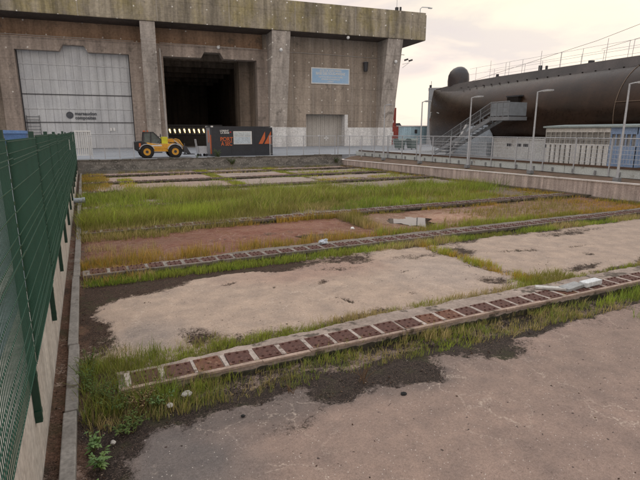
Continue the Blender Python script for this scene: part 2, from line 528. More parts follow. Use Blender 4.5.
# sloping soil ledge behind the right retaining wall
mb = MB(); q = []
for j in range(80):
    y = -10 + 52.4 * j / 79
    for k, (x, z) in enumerate(((22.84, .5), (23.2, .66), (23.8, .82), (24.42, .9), (24.62, .9))):
        q.append((x, y, z + .04 * (rnd.random() - .5) + (0.006 * max(0, 36 - y) if k == 0 else 0)))
mb.add(q, [(j * 5 + k, j * 5 + k + 1, j * 5 + k + 6, j * 5 + k + 5) for j in range(79) for k in range(4)])
tag(mb.obj('soil_ledge', mat('brown ledge soil', (.20, .135, .10), (.13, .095, .07), .95, 1.5, 25, bumpamt=.6), smooth=True), kind='structure')

# ------------------------------------------------------------------ left: low wall, kerb, mesh fence
pale_wall = mat('pale rendered wall', (.50, .46, .42), (.42, .375, .335), .85, 1.2, 14, streak=(2.5, 2.5, .35), streak_amt=.18)
wl = thing('low_wall', 'low pale rendered wall below the green mesh fence on the left', 'wall', (-.65, 0, 0))
MB().box(-.25, 0, -6, 42.0, 0, 1.12).obj('wall_face', pale_wall, wl)
kerb_m = mat('weathered kerb', (.26, .24, .22), (.19, .175, .16), .9, 3, 22, spots=(2.5, .6, (.10, .085, .07)))
kb = thing('kerb', 'weathered grey concrete kerb running along the foot of the pale left wall', 'kerb', (-.43, 0, 0))
y = -6.0
while y < 41.8:
    ln = 1.95
    dx = rnd.uniform(-.012, .012); dz = rnd.uniform(-.012, .012)
    mb = MB().box(-.07 + dx, .07 + dx, y, min(y + ln - .015, 41.9), 0, .1 + dz)
    mb.obj('kerb_stone', kerb_m, kb, bevel=.012)
    y += ln

green = mat('green fence paint', (.008, .042, .026), (.006, .034, .021), .4, 3, 40, bumpamt=0, finelo=.9)
wire_m = mat('green fence wire', (.014, .064, .040), (.011, .052, .032), .4, 3, 40, bumpamt=0, finelo=.9)
fence = thing('mesh_fence', 'long dark green welded mesh fence along the left edge above the pale wall', 'fence', (-.62, 0, 0))
postmb = MB().box(-.03, .03, -.03, .03, .55, 3.2)
for zz in (.62, .98):
    postmb.box(-.045, .032, -.045, .045, zz, zz + .05)
for k in range(10):
    postmb.box(.03, .045, -.02, .02, 1.25 + .19 * k, 1.28 + .19 * k)
post0 = postmb.obj('post', green, fence)
PY0, PD, NP = 1.98, 2.77, 15
panel = MB()
for k in range(int(PD / .05)):
    yy = .03 + k * .05
    panel.box(-.0028, .0028, yy - .0026, yy + .0026, 1.14, 3.15)
for k in range(11):
    zz = 1.17 + k * .1965
    if k in (1, 5, 9):       # the stiffening folds
        for (a, z0) in ((.0, zz), (.03, zz + .05), (.0, zz + .1)):
            panel.box(a + .003, a + .009, .01, PD - .01, z0 - .003, z0 + .003)
    else:
        panel.box(.003, .009, .01, PD - .01, zz - .003, zz + .003)
panel0 = panel.obj('mesh_panel', wire_m, fence)
panel0.location = (.042, PY0, 0); post0.location = (0, PY0, 0)
for k in range(1, NP):
    p = post0.copy(); C.objects.link(p); p.parent = fence; p.location = (0, PY0 + k * PD, rnd.uniform(-.04, .03))
    if k < NP - 1:
        p = panel0.copy(); C.objects.link(p); p.parent = fence; p.location = (.042, PY0 + k * PD, rnd.uniform(-.015, .015))
white = mat('white paint', (.72, .72, .70), (.62, .61, .59), .55, 2, 20, bumpamt=.05, finelo=.9)
for (yy, zz) in ((24.0, 2.66), (33.0, 2.86)):
    MB().box(.045, .052, yy - .16, yy + .16, zz - .22, zz + .22).obj('warning_plate', white, fence)
# kerb strip beyond the fence
st = thing('edging_strip', 'long pale edging strip on the tarmac seen through the green fence', 'edging', (-1.2, 0, 1.08))
mb = MB(); y = 0
while y < 40:
    mb.box(-.05, .05, y, y + .96, 0, .075); y += 1.0
mb.obj('strip', mat('pale edging', (.55, .52, .47), None, .8, 3, 25), st)
# drain pipe stub
pp = thing('drain_pipe', 'short pale grey drain pipe stub sticking out of the left wall', 'pipe', (-.65, 23.4, .28))
mb = MB(); ring = []
for (x, r) in ((0, .11), (.34, .11), (.34, .125), (.46, .125), (.46, .10), (.2, .10)):
    ring.append([(x, r * math.cos(k * math.pi / 10), r * math.sin(k * math.pi / 10)) for k in range(20)])
mb.loft(ring).obj('pipe_tube', mat('grey plastic', (.42, .47, .52), None, .45, 3, 20, bumpamt=0), pp, smooth=True)
MB().cyl((0, 0, 0), .15, .03, 'x', 20).obj('pipe_collar', mat('grey plastic', (.4, .4, .4)), pp)

# ------------------------------------------------------------------ track beams with rusted plates
beam_c = mat('pinkish worn concrete', (.38, .305, .26), (.26, .205, .175), .9, 2.5, 22, spots=(3.0, .56, (.10, .08, .065)), bumpamt=.5)
edge_c = mat('ochre worn arris', (.42, .31, .25), (.26, .19, .155), .9, 3, 25, spots=(3.0, .6, (.11, .085, .06)))
beam_d = mat('dull weathered concrete', (.25, .21, .18), (.17, .145, .125), .9, 2.5, 22, spots=(3.0, .56, (.09, .075, .06)), bumpamt=.5)
rib_d = mat('dull rib concrete', (.30, .27, .24), (.20, .175, .155), .9, 6, 25, spots=(5.0, .54, (.11, .085, .07)))
rust = mat('rusted steel plate', (.135, .066, .052), (.085, .046, .04), .8, 5, 35, spots=(6, .58, (.20, .11, .08)), bumpamt=.5)
rib_c = mat('pale rib concrete', (.48, .41, .365), (.34, .28, .245), .9, 6, 25, spots=(5.0, .56, (.15, .11, .09)))
shade_moss_c = mat('shaded mossy concrete', (.06, .052, .04), (.035, .036, .022), .95, 3, 22, spots=(2.0, .62, (.16, .12, .095)), bumpamt=.6)  # moss plus the shade below the beam lip, both put into this colour
BLAB = ['nearest track beam crossing the basin with a row of rusted square plates', 'second track beam from the viewer, with plates, behind the beige slabs',
        'third track beam, between the red wet bays and the tall green grass', 'track beam hidden deep in the tall green grass',
        'track beam just behind the tall green grass band', 'second track beam in front of the stone quay wall', 'farthest track beam, closest to the stone quay wall']
PITCH = .414
plate_mb = MB().box(-.172, .172, .072, .43, .0, .018)
for (a, bb) in ((-.11, .125), (0, .125), (.11, .125), (-.11, .375), (0, .375), (.11, .375)):
    plate_mb.cyl((a, bb, .018), .018, .022, 'z', 7)
plate_mb.cyl((0, .25, .018), .012, .012, 'z', 6)
rust_b = mat('brighter rust', (.19, .09, .06), (.11, .055, .042), .85, 6, 30, spots=(5, .55, (.25, .15, .10)), bumpamt=.5)
plate_src = None
for i, f in enumerate(BEAM_F):
    bt = thing('track_beam', BLAB[i], 'track beam', (0, f, -.09), 0, 'parallel track beams across the basin')
    L0, L1 = (.1 if i == 0 else -.3), 22.5
    mb = MB(); n = 300
    # body with chipped back edge
    ring = []; fr_ = []
    for k in range(n + 1):
        x = L0 + (L1 - L0) * k / n
        j = rnd.uniform(-.02, .02); bk = .56 + .26 * min(1, max(0, (x - .8) / 3.5)) + (fbm(np.array(x * 2.0), np.array(i * 3.3), 4, 4) - .5) * .10 + rnd.uniform(-.022, .012)
        bz = .2 + (fbm(np.array(x * 3.0), np.array(i * 5.3), 8, 3) - .5) * .03
        ring.append([(x, .02 + j * .3, -.1), (x, .0 + j * .3, .19), (x, .06, .2), (x, .45, .2), (x, .5, bz), (x, float(bk), float(bz) - .015), (x, float(bk) + .05, -.1)])
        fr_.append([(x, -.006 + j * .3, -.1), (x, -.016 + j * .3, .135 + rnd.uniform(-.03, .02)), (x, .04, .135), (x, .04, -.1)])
    mb.loft(ring).obj('beam_body', beam_d if i else beam_c, bt)
    MB().loft(fr_).obj('shaded_mossy_face', shade_moss_c, bt)  # front face below the lip, its shade painted in along with the moss
    mb = MB(); k = 0
    x = L0 + .02
    while x < L1 - .3:
        ln = rnd.uniform(.5, 1.4)
        jj = rnd.uniform(-.008, .008)
        mb.box(x, min(x + ln - .01, L1), -.012 + jj,   .055, .183, .217 + rnd.uniform(-.008, .004)); x += ln
    mb.obj('front_lip', beam_d if i else edge_c, bt)
    np_ = int((L1 - L0 - .4) / PITCH)
    rb = MB()
    for k in range(np_ + 1):
        if rnd.random() < .88:
            x = L0 + .12 + k * PITCH
            rb.box(x - .028 + rnd.uniform(-.014, .008), x + .028 + rnd.uniform(-.008, .014), .068, .43 + rnd.uniform(-.06, .03), .19, .216)
    rb.obj('rib_row', rib_d if i else rib_c, bt)
    for k in range(np_):
        if plate_src is None:
            plate_src = plate_mb.obj('rust_plate', rust, bt); p = plate_src
        else:
            p = plate_src.copy(); C.objects.link(p); p.parent = bt
        if i == 0 and k in (2, 11, 12, 19, 27, 33):
            p.data = plate_src.data.copy(); p.data.materials[0] = rust_b
        p.location = (L0 + .12 + (k + .5) * PITCH + rnd.uniform(-.01, .01), rnd.uniform(-.008, .008), .197)
        p.rotation_euler = (rnd.uniform(-.02, .02), rnd.uniform(-.025, .025), rnd.uniform(-.05, .05))

# ------------------------------------------------------------------ far stone quay wall
def stone_mat():
    m, t, b = new_mat('old quay masonry')
    n1 = noise_node(t, .9, 6, .65); n2 = noise_node(t, 7, 5, .7); n3 = noise_node(t, 25, 3, .6)
    v = nd(t, 'ShaderNodeTexVoronoi'); v.inputs['Scale'].default_value = 2.6
    tcn = nd(t, 'ShaderNodeTexCoord'); mpn = nd(t, 'ShaderNodeMapping'); mpn.inputs['Scale'].default_value = (.7, 1, 1.5)
    t.links.new(tcn.outputs['Object'], mpn.inputs[0]); t.links.new(mpn.outputs[0], v.inputs['Vector'])
    c = mixc(t, ramp(t, n1.outputs[0], .38, .62).outputs[0], (.24, .22, .195), (.12, .113, .10))
    sv = nd(t, 'ShaderNodeSeparateColor'); t.links.new(v.outputs['Color'], sv.inputs[0])
    c = mixc(t, .45, c, ramp(t, sv.outputs[0], .1, .9, (.09, .086, .08, 1), (.34, .32, .29, 1)).outputs[0])
    c = mixc(t, ramp(t, n2.outputs[0], .55, .62).outputs[0], c, (.42, .40, .36))
    c = mixc(t, ramp(t, n2.outputs[0], .30, .40, (1, 1, 1, 1), (0, 0, 0, 1)).outputs[0], c, (.045, .05, .03))
    c = mixc(t, 1.0, c, ramp(t, n3.outputs[0], .3, .7, (.65,) * 3 + (1,), (1.2,) * 3 + (1,)).outputs[0], 'MULTIPLY')
    t.links.new(c, b.inputs['Base Color']); b.inputs['Roughness'].default_value = .95
    bump(t, b, n2.outputs[0], .8, .08)
    return m


stone = stone_mat()
qw = thing('quay_wall', 'dark old stone quay wall at the far end of the basin', 'wall', (0, YF, 0))
MB().box(-.9, 22.6, 0, .5, -.2, 1.0).obj('wall_face', stone, qw)
mb = MB(); x = -.9
while x < 22.5:
    ln = rnd.uniform(.9, 1.9); h = rnd.uniform(1.02, 1.12)
    mb.box(x, min(x + ln - .03, 22.6), -.06 + rnd.uniform(-.02, .02), .52, 1.003, h); x += ln
mb.obj('coping', mat('quay coping', (.22, .205, .185), (.11, .105, .095), .95, 1.5, 14, spots=(2.2, .55, (.06, .065, .04)), bumpamt=.6), qw)
mb = MB(); x = -.9
while x < 22.5:
    ln = rnd.uniform(1.5, 4)
    mb.box(x, min(x + ln - .02, 22.6), -.28 + rnd.uniform(-.04, .04), -.003, -.2, rnd.uniform(.2, .28)); x += ln
mb.obj('footing', mat('quay footing', (.27, .25, .22), (.16, .15, .13), .95, 1.2, 14, bumpamt=.6), qw)

# ------------------------------------------------------------------ right retaining wall
rw_m = mat('stained retaining concrete', (.60, .50, .45), (.48, .395, .355), .92, 1.4, 16, streak=(3.2, 3.2, .22), streak_amt=.38)
rw = thing('retaining_wall', 'low stained concrete retaining wall along the right side of the basin', 'wall', (22.6, 0, 0))
top = lambda y: .88 - .0105 * (y - 8)
mb = MB(); ys_ = [-10 + 2.6 * k for k in range(21)]
for a in ys_:
    c_ = min(a + 2.585, 42.0)
    vsx = [(0, a, -.2), (.24, a, -.2), (.24, a, top(a)), (0, a, top(a))]
    vsy = [(x, c_, z if z < 0 else top(c_)) for (x, _, z) in vsx]
    mb.loft([vsx, vsy])
mb.obj('wall_face', rw_m, rw)
mb = MB()
for a in ys_:
    c_ = min(a + 2.59, 42.0); dx = rnd.uniform(-.012, .012)
    mb.loft([[(-.035 + dx, a, top(a) + .002), (.27, a, top(a) + .002), (.27, a, top(a) + .06), (-.035 + dx, a, top(a) + .06)],
             [(-.035 + dx, c_, top(c_) + .002), (.27, c_, top(c_) + .002), (.27, c_, top(c_) + .06), (-.035 + dx, c_, top(c_) + .06)]])
mb.obj('coping', mat('pale coping', (.68, .63, .59), (.56, .50, .46), .85, 2, 20, spots=(1.6, .62, (.24, .19, .16))), rw)
mb = MB()
for k in range(27):
    y = -9 + 1.9 * k
    mb.box(-.30 + rnd.uniform(-.05, .05), -.004, y, y + 1.85, -.2, .10 + rnd.uniform(-.03, .04))
mb.obj('footing', mat('mossy footing', (.17, .13, .105), (.10, .085, .06), .95, 2, 18, bumpamt=.6), rw)

# pale edge beam carrying the railing
eb = thing('edge_beam', 'long pale greenish steel edge beam under the right railing', 'edge beam', (24.5, 0, 0))
pale_steel = mat('pale painted steel', (.56, .60, .585), (.47, .50, .49), .6, 1.3, 18, spots=(1.1, .62, (.20, .17, .14)))
brown_rail = mat('rusty rail', (.14, .085, .06), (.09, .06, .045), .85, 3, 25)
dark_steel = mat('dark steel', (.05, .05, .055), (.035, .035, .04), .6, 3, 25)
mb = MB()
for k in range(20):
    y = -10.3 + 2.65 * k
    mb.box(0, .1, y, y + 2.62, .93, 1.36)
mb.obj('beam_panel', pale_steel, eb)
MB().box(-.05, .11, -10, 42, 1.363, 1.43).box(-.02, .02, -10, 42, 1.432, 1.47).obj('top_rail', brown_rail, eb)
br_m = mat('galvanised grey', (.30, .31, .32), (.24, .25, .26), .5, 4, 30, metal=.3)
for k in range(24):
    y = 10.275 + 1.325 * k
    MB().box(-.08, -.003, y, y + .09, .98, 1.2).obj('bracket', br_m, eb)

# ------------------------------------------------------------------ railings
galv = mat('galvanised steel', (.50, .51, .53), (.42, .43, .45), .5, 3, 30, metal=.1, bumpamt=.05)


def railing(name, label, p0, p1, z0, z1, pitch, rails, pickets=None):
    p0, p1 = Vector(p0), Vector(p1); d = p1 - p0; ln = d.length
    t_ = thing(name, label, 'railing', (p0.x, p0.y, 0), math.atan2(d.y, d.x))
    n = max(1, round(ln / pitch))
    src = MB().box(-.03, .03, -.03, .03, z0, z1 + .05).box(-.07, .07, -.05, .05, z0, z0 + .012).obj('post', galv, t_)
    for k in range(n + 1):
        p = src if k == 0 else src.copy()
        if k:
            C.objects.link(p); p.parent = t_
        p.location = (k * ln / n, 0, 0)
    for j, zz in enumerate(rails):
        r = .024 if j == len(rails) - 1 else .011
        MB().tube([(0, -.035, zz), (ln, -.035, zz)], r, 8).obj('top_rail' if j == len(rails) - 1 else 'rail', galv, t_)
    if pickets:
        mb = MB(); s_ = pickets
        for k in range(int(ln / s_)):
            if k * s_ % (ln / n) > .05:
                mb.box(k * s_ - .006, k * s_ + .006, -.04, -.03, rails[0], rails[-1])
        mb.obj('mesh_infill', galv, t_)
    return t_


railing('railing', 'long galvanised railing on the pale edge beam in front of the submarine', (24.46, 8, 0), (24.46, 36.7, 0), .95, 2.86, 2.05,
        [1.62, 1.85, 2.08, 2.3, 2.5, 2.88], .16)
railing('railing', 'railing on the stone quay wall to the right of the black container', (15.3, 42.35, 0), (22.0, 42.35, 0), 1.05, 2.84, 1.68, [1.25, 2.1, 2.84], .12)
railing('railing', 'railing turning across the basin corner below the white painted bunker base', (22.3, 42.3, 0), (24.46, 36.9, 0), .95, 2.84, 1.45, [1.3, 1.6, 2.0, 2.84], .14)
railing('railing', 'railing in front of the grey metal door between green fence and telehandler', (.35, 42.4, 0), (3.6, 42.4, 0), 1.05, 2.92, 1.1, [1.3, 1.75, 2.9], .07)
railing('railing', 'far railing on the apron before the light blue container', (30.5, 52, 0), (52, 60, 0), 1.05, 2.3, 2.4, [1.4, 1.8, 2.3])

# ------------------------------------------------------------------ lamp posts
lampm = mat('lamp grey', (.50, .51, .53), (.42, .43, .45), .45, 3, 30, bumpamt=0)
LL = ['lamp post standing beside the blue end of the white hut', 'lamp post between the hut and the gangway stairs', 'lamp post in front of the foot of the gangway stairs',
      'lamp post beside the submarine bow before the light blue container', 'farthest lamp post, next to the bunker end buttress']


def lamp_post():
    t_ = thing('lamp_post', LL[0], 'lamp post', (23.6, 15.15, 0), 0, 'lamp posts along the right quay')
    MB().tube([(0, 0, .8), (0, 0, 5.45)], .065, 12, .04).obj('pole', lampm, t_, smooth=True)
    MB().box(-.14, .14, -.14, .14, .8, 1.0).obj('base', mat('galvanised grey', (.3, .3, .3)), t_)
    MB().tube([(0, 0, 5.42), (0, -.25, 5.46), (0, -.5, 5.46)], .03, 8).obj('arm', lampm, t_, smooth=True)
    h = MB().loft([[(-.10, -.38, 5.43), (.10, -.38, 5.43), (.10, -.38, 5.5), (-.10, -.38, 5.5)], [(-.13, -.7, 5.42), (.13, -.7, 5.42), (.13, -.7, 5.52), (-.13, -.7, 5.52)],
                   [(-.09, -1.0, 5.44), (.09, -1.0, 5.44), (.09, -1.0, 5.5), (-.09, -1.0, 5.5)]]).obj('lamp_head', lampm, t_)
    MB().box(-.08, .08, -.95, -.45, 5.405, 5.425).obj('lens', mat('lamp lens', (.7, .7, .66), None, .3, 3, 20, bumpamt=0), h)
    return t_


lp = lamp_post()
for k, y in enumerate((20.4, 25.7, 31.0, 36.2)):
    o = copy_tree(lp); o.location = (23.6, y, 0); o['label'] = LL[k + 1]

# ------------------------------------------------------------------ BUNKER
BO = Vector((19.08, 69.82, 0)); BR = R(-6.0)
bunker = thing('bunker', 'massive concrete submarine bunker with overhanging roof slab and buttresses', 'bunker', BO, BR)


def conc(name, ca, cb, streak_amt=.45, seams=3.2, warm=None, lich=None, plugs=True):
    m, t, b = new_mat(name)
    n1 = noise_node(t, .22, 6, .65); n2 = noise_node(t, 3.5, 5, .65); n3 = noise_node(t, 1.0, 5, .65, (1.1, 1.1, .07))
    c = mixc(t, ramp(t, n1.outputs[0], .36, .64).outputs[0], ca, cb)
    if lich:
        n5 = noise_node(t, .35, 6, .7, (1, 1, .5)); c = mixc(t, ramp(t, n5.outputs[0], .46, .62, (0, 0, 0, 1), (.85,) * 3 + (1,)).outputs[0], c, lich)
    c = mixc(t, 1.0, c, ramp(t, n3.outputs[0], .36, .62, (1 - streak_amt,) * 3 + (1,), (1.1,) * 3 + (1,)).outputs[0], 'MULTIPLY')
    c = mixc(t, 1.0, c, ramp(t, n2.outputs[0], .3, .7, (.74,) * 3 + (1,), (1.14,) * 3 + (1,)).outputs[0], 'MULTIPLY')
    # board marks of the formwork
    tcn = nd(t, 'ShaderNodeTexCoord'); sp = nd(t, 'ShaderNodeSeparateXYZ'); t.links.new(tcn.outputs['Object'], sp.inputs[0])
    wv = nd(t, 'ShaderNodeMath', operation='PINGPONG'); wv.inputs[1].default_value = .11
    t.links.new(sp.outputs['Z'], wv.inputs[0])
    c = mixc(t, 1.0, c, ramp(t, wv.outputs[0], .0, .02, (.84, .84, .84, 1), (1, 1, 1, 1)).outputs[0], 'MULTIPLY')
    if seams:
        px = nd(t, 'ShaderNodeMath', operation='PINGPONG'); px.inputs[1].default_value = seams / 2
        t.links.new(sp.outputs['X'], px.inputs[0])
        c = mixc(t, ramp(t, px.outputs[0], .03, .07, (.55, .55, .55, 1), (0, 0, 0, 1)).outputs[0], c, (.40, .36, .32))
    pz = nd(t, 'ShaderNodeMath', operation='PINGPONG'); pz.inputs[1].default_value = 1.2; t.links.new(sp.outputs['Z'], pz.inputs[0])
    c = mixc(t, 1.0, c, ramp(t, pz.outputs[0], .0, .06, (.74, .73, .72, 1), (1, 1, 1, 1)).outputs[0], 'MULTIPLY')
    n8 = noise_node(t, .55, 6, .7); c = mixc(t, ramp(t, n8.outputs[0], .60, .66, (0, 0, 0, 1), (.55,) * 3 + (1,)).outputs[0], c, (.11, .095, .08))
    # little pale plugs of the formwork ties in rows
    nz = noise_node(t, .25, 2, .5); dd = []
    for ax, per, off in (('X', 2.15, .35), ('Z', 1.75, .5)):
        jt = nd(t, 'ShaderNodeMath', operation='MULTIPLY_ADD'); jt.inputs[1].default_value = 1.5; t.links.new(nz.outputs[0], jt.inputs[0]); t.links.new(sp.outputs[ax], jt.inputs[2])
        pg = nd(t, 'ShaderNodeMath', operation='PINGPONG'); pg.inputs[1].default_value = per / 2; t.links.new(jt.outputs[0], pg.inputs[0])
        sq = nd(t, 'ShaderNodeMath', operation='POWER'); sq.inputs[1].default_value = 2; t.links.new(pg.outputs[0], sq.inputs[0]); dd.append(sq)
    sm = nd(t, 'ShaderNodeMath', operation='ADD'); t.links.new(dd[0].outputs[0], sm.inputs[0]); t.links.new(dd[1].outputs[0], sm.inputs[1])
    ns_ = noise_node(t, .5, 2, .5)
    pf = nd(t, 'ShaderNodeMath', operation='MULTIPLY'); t.links.new(ramp(t, sm.outputs[0], .006, .010, (1, 1, 1, 1), (0, 0, 0, 1)).outputs[0], pf.inputs[0]); t.links.new(ramp(t, ns_.outputs[0], .42, .5).outputs[0], pf.inputs[1])
    if plugs:
        c = mixc(t, pf.outputs[0], c, (.72, .68, .62))
    t.links.new(c, b.inputs['Base Color']); b.inputs['Roughness'].default_value = .92
    b.inputs['Specular IOR Level'].default_value = .25
    bump(t, b, n2.outputs[0], .5, .06)
    return m


wall_c = conc('bunker wall concrete', (.43, .36, .295), (.33, .275, .225), .3)
brown_c = conc('bunker brown upper wall', (.42, .275, .18), (.33, .22, .15), .3, None)
fin_c = conc('buttress concrete', (.53, .47, .415), (.40, .355, .315), .35, None)
lint_c = conc('lintel concrete', (.46, .38, .32), (.35, .29, .25), .3, None)
fasc_c = conc('roof slab concrete', (.42, .365, .275), (.30, .26, .20), .45, 9.0, lich=(.35, .295, .15))
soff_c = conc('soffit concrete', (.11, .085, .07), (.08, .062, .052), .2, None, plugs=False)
int_c = conc('pen interior concrete', (.40, .32, .25), (.28, .225, .18), .4, None, plugs=False)
white_c = mat('white painted concrete', (.80, .79, .77), (.72, .70, .68), .8, .5, 5, streak=(1.2, 1.2, .2), streak_amt=.18, spots=(.7, .66, (.48, .45, .42)))

OV = 3.6        # overhang of the roof slab
UL, UR = -125.0, 25.8
# roof slab, one upstand along the edge
MB().box(UL, 29.6, -OV, 60, 16.75, 20.3).obj('roof_slab', fasc_c, bunker)
MB().box(UL, 29.5, -OV + .05, 3, 20.303, 20.6).obj('roof_kerb', fasc_c, bunker)
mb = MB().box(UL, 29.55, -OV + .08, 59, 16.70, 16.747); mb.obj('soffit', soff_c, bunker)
# front walls (0.9 thick) with openings:  big door, pen opening, small door
D1 = (-25.8, -12.75); D2 = (-8.5, 4.2); D3 = (11.65, 18.0)
MB().box(UL, D1[0] - 1.9, 0, 1.2, .6, 14.5).obj('front_wall', wall_c, bunker)
MB().box(D1[1] + 1.0, D2[0] - .9, 0, 1.2, .6, 14.5).obj('front_wall', wall_c, bunker)
mb = MB()
mb.box(D2[1] + 1.0, D3[0], 0, 1.2, 3.9, 16.7)
mb.box(D3[0], D3[1], 0, 1.2, 5.85, 16.7)
mb.box(D3[1], UR, 0, 1.2, 3.9, 16.7)
mb.box(UR - 1.2, UR, 1.2, 60, .6, 16.7)
mb.obj('front_wall', wall_c, bunker)
mb = MB().box(UL, D2[1] + 1.4, .35, 1.2, 14.53, 16.7); mb.obj('upper_wall', brown_c, bunker)
# door surrounds with stepped notch
def surround(a, b_, n0, n1):
    mb = MB()
    mb.box(a - 1.9, a, -.35, 1.2, .6, 14.5)
    mb.box(b_, b_ + 1.6, -.35, 1.2, .6, 14.5)
    mb.box(a, n0, -.35, 1.2, 13.1, 14.5)
    mb.box(n1, b_, -.35, 1.2, 13.1, 14.5)
    mb.prism([(n0, 13.1), (n0 + .45, 13.87), (n1 - .45, 13.87), (n1, 13.1), (n1, 14.5), (n0, 14.5)], -.35, 1.2)
    mb.box(a - 1.9, b_ + 1.6, -.45, 1.2, 14.503, 14.62)
    return mb.obj('opening_surround', lint_c, bunker)


surround(D1[0], D1[1], -20.9, -17.6); surround(D2[0], D2[1], -3.5, -.45)
# buttresses: flush with the slab at the top, almost flush with the wall at the foot
for (a, b_) in ((-77.5, -74.8), (-61.5, -58.8), (-45.5, -42.8), (-31.2, -28.6), (-11.15, -9.35), (5.75, 8.35), (23.35, 25.85)):
    mb = MB(); poly = [(-OV + .12, 16.69), (1.0, 16.69), (1.0, 1.0), (-.75, 1.0), (-.95, 4.0)]
    mb.loft([[(a + .1 * 0, u, v) for u, v in poly], [(b_, u, v) for u, v in poly]])
    mb.obj('buttress', fin_c, bunker)
# white painted base of the right hand bay
mb = MB()
MB().box(8.36, D3[0], -.03, 1.2, .6, 3.897).obj('painted_base', white_c, bunker)
MB().box(D3[1], 23.74, -.03, 1.2, .6, 3.897).obj('painted_base', white_c, bunker)
for (a, b_) in ((5.72, 8.38), (23.32, 25.88)):
    mb = MB()
    mb.loft([[(a, 1.05, 1.0), (a, -.80, 1.0), (a, -.98, 3.9), (a, 1.05, 3.9)], [(b_, 1.05, 1.0), (b_, -.80, 1.0), (b_, -.98, 3.9), (b_, 1.05, 3.9)]])
    mb.obj('painted_base', white_c, bunker)
# conduit along the wall and sloping round the buttresses
mb = MB()
mb.tube([(8.4, -.08, 14.55), (16, -.08, 14.5), (23.7, -.08, 14.35)], .05, 6)
mb.tube([(5.7, -3.05, 14.9), (8.4, -3.05, 14.9)], .05, 6); mb.tube([(23.7, -3.0, 14.6), (26.4, -3.0, 14.6)], .05, 6)
mb.tube([(-11.2, -3.05, 14.7), (-9.3, -3.05, 14.7)], .05, 6)
mb.tube([(-8.9, -1.2, 13.9), (-8.75, -1.0, 7), (-8.6, -.8, 1.1)], .13, 8)
mb.tube([(-27, -.5, 14.75), (-12, -.5, 14.72)], .04, 6); mb.tube([(-8.8, -.5, 14.72), (4.4, -.5, 14.62)], .04, 6)
mb.obj('conduit', mat('pale conduit', (.52, .48, .44), None, .7, 3, 20), bunker)
# pen interior behind the dark opening
mb = MB()
mb.box(D2[0] - 1.5, D2[0], 1.203, 58, .9, 16.69); mb.box(D2[1], D2[1] + 1.5, 1.203, 58, .9, 16.69)
mb.box(D2[0] - 1.5, D2[1] + 1.5, 58.003, 59, .9, 16.69)
mb.box(2.6, 4.19, 5, 9, 1.1, 14)
for k in range(6):
    mb.box(D2[0] + .003, D2[1] - .003, 6 + 8 * k, 7 + 8 * k, 13.6, 14.6)
mb.obj('pen_interior', int_c, bunker)
MB().box(D2[0], D2[1], 1.2, 58, 1.052, 1.09).obj('pen_floor', mat('pen floor', (.16, .15, .14), None, .8, 1, 10), bunker)
# big sliding door
dm = mat('grey door sheet', (.52, .53, .535), (.46, .47, .485), .5, .5, 8, streak=(1.5, 1.5, .1), streak_amt=.14, bumpamt=.0, finelo=.93)
big = MB()
k = D1[0]
zb = [(1.1, 4.4), (4.48, 7.85), (7.93, 14.3)]
for (z0, z1) in zb:
    u = D1[0] - .3
    while u < D1[1] + .2:
        zz = z1
        big.box(u, u + .908, .55, .7, z0, zz)
        u += .93
door = big.obj('sliding_door', dm, bunker)
MB().box(D1[0] - .2, D1[1] + .2, .72, .8, 1.0, 14.4).obj('door_backing', mat('door seam backing', (.50, .51, .52), None, .7, 3, 20), door)  # plain backing behind the seams, nearly the same grey as the door sheets
pale_line = mat('pale door rail', (.66, .67, .68), None, .5, 3, 20)
mb = MB()
for zz in (9.7, 11.5, 6.1, 2.9):
    mb.box(D1[0], D1[1], .48, .519, zz, zz + .09)
mb.obj('door_rail', pale_line, door)
MB().box(D1[0], D1[1], .45, .6, 7.87, 7.95).box(D1[0], D1[1], .45, .6, 4.40, 4.46).box(D1[0], D1[0] + .12, .45, .6, 1.1, 13.1).box(D1[1] - .12, D1[1], .45, .6, 1.1, 13.1).obj('door_frame', dark_steel, door)
logo_m = mat('dark slate print', (.075, .08, .095), None, .6, 3, 20, bumpamt=0)
MB().cyl((-20.55, .475, 5.35), .43, .04, 'y', 28).obj('logo_disc', logo_m, door)
mb = MB()
for a in range(3):
    pts = [(-20.55 + .33 * math.cos(R(150 - 12 * k)) , .465, 5.25 - .1 * a + .28 * math.sin(R(150 - 12 * k))) for k in range(11)]
    mb.tube(pts, .014, 5)
mb.obj('logo_swirl', mat('slate grey lines', (.22, .23, .25), None, .6, 3, 20, bumpamt=0), door)
text('marsaudon', .60, 'door_lettering', logo_m, door, face_south(-19.95, .47, 5.55, .98), .01, 'LEFT')
text('composites', .60, 'door_lettering', logo_m, door, face_south(-19.95, .47, 5.02, .9), .01, 'LEFT')
for u in (-15.75, -15.35):
    MB().box(u - .13, u + .13, .46, .5, 3.35, 3.75).obj('door_notice', white, door)
# ladder left of the door
mb = MB()
for u in (D1[0] + .25, D1[0] + 1.7):
    mb.box(u, u + .05, .4, .45, 1.1, 5.3)
for k in range(10):
    mb.box(D1[0] + .25, D1[0] + 1.75, .38, .43, 1.5 + .4 * k, 1.55 + .4 * k)
mb.obj('wall_ladder', dark_steel, bunker)
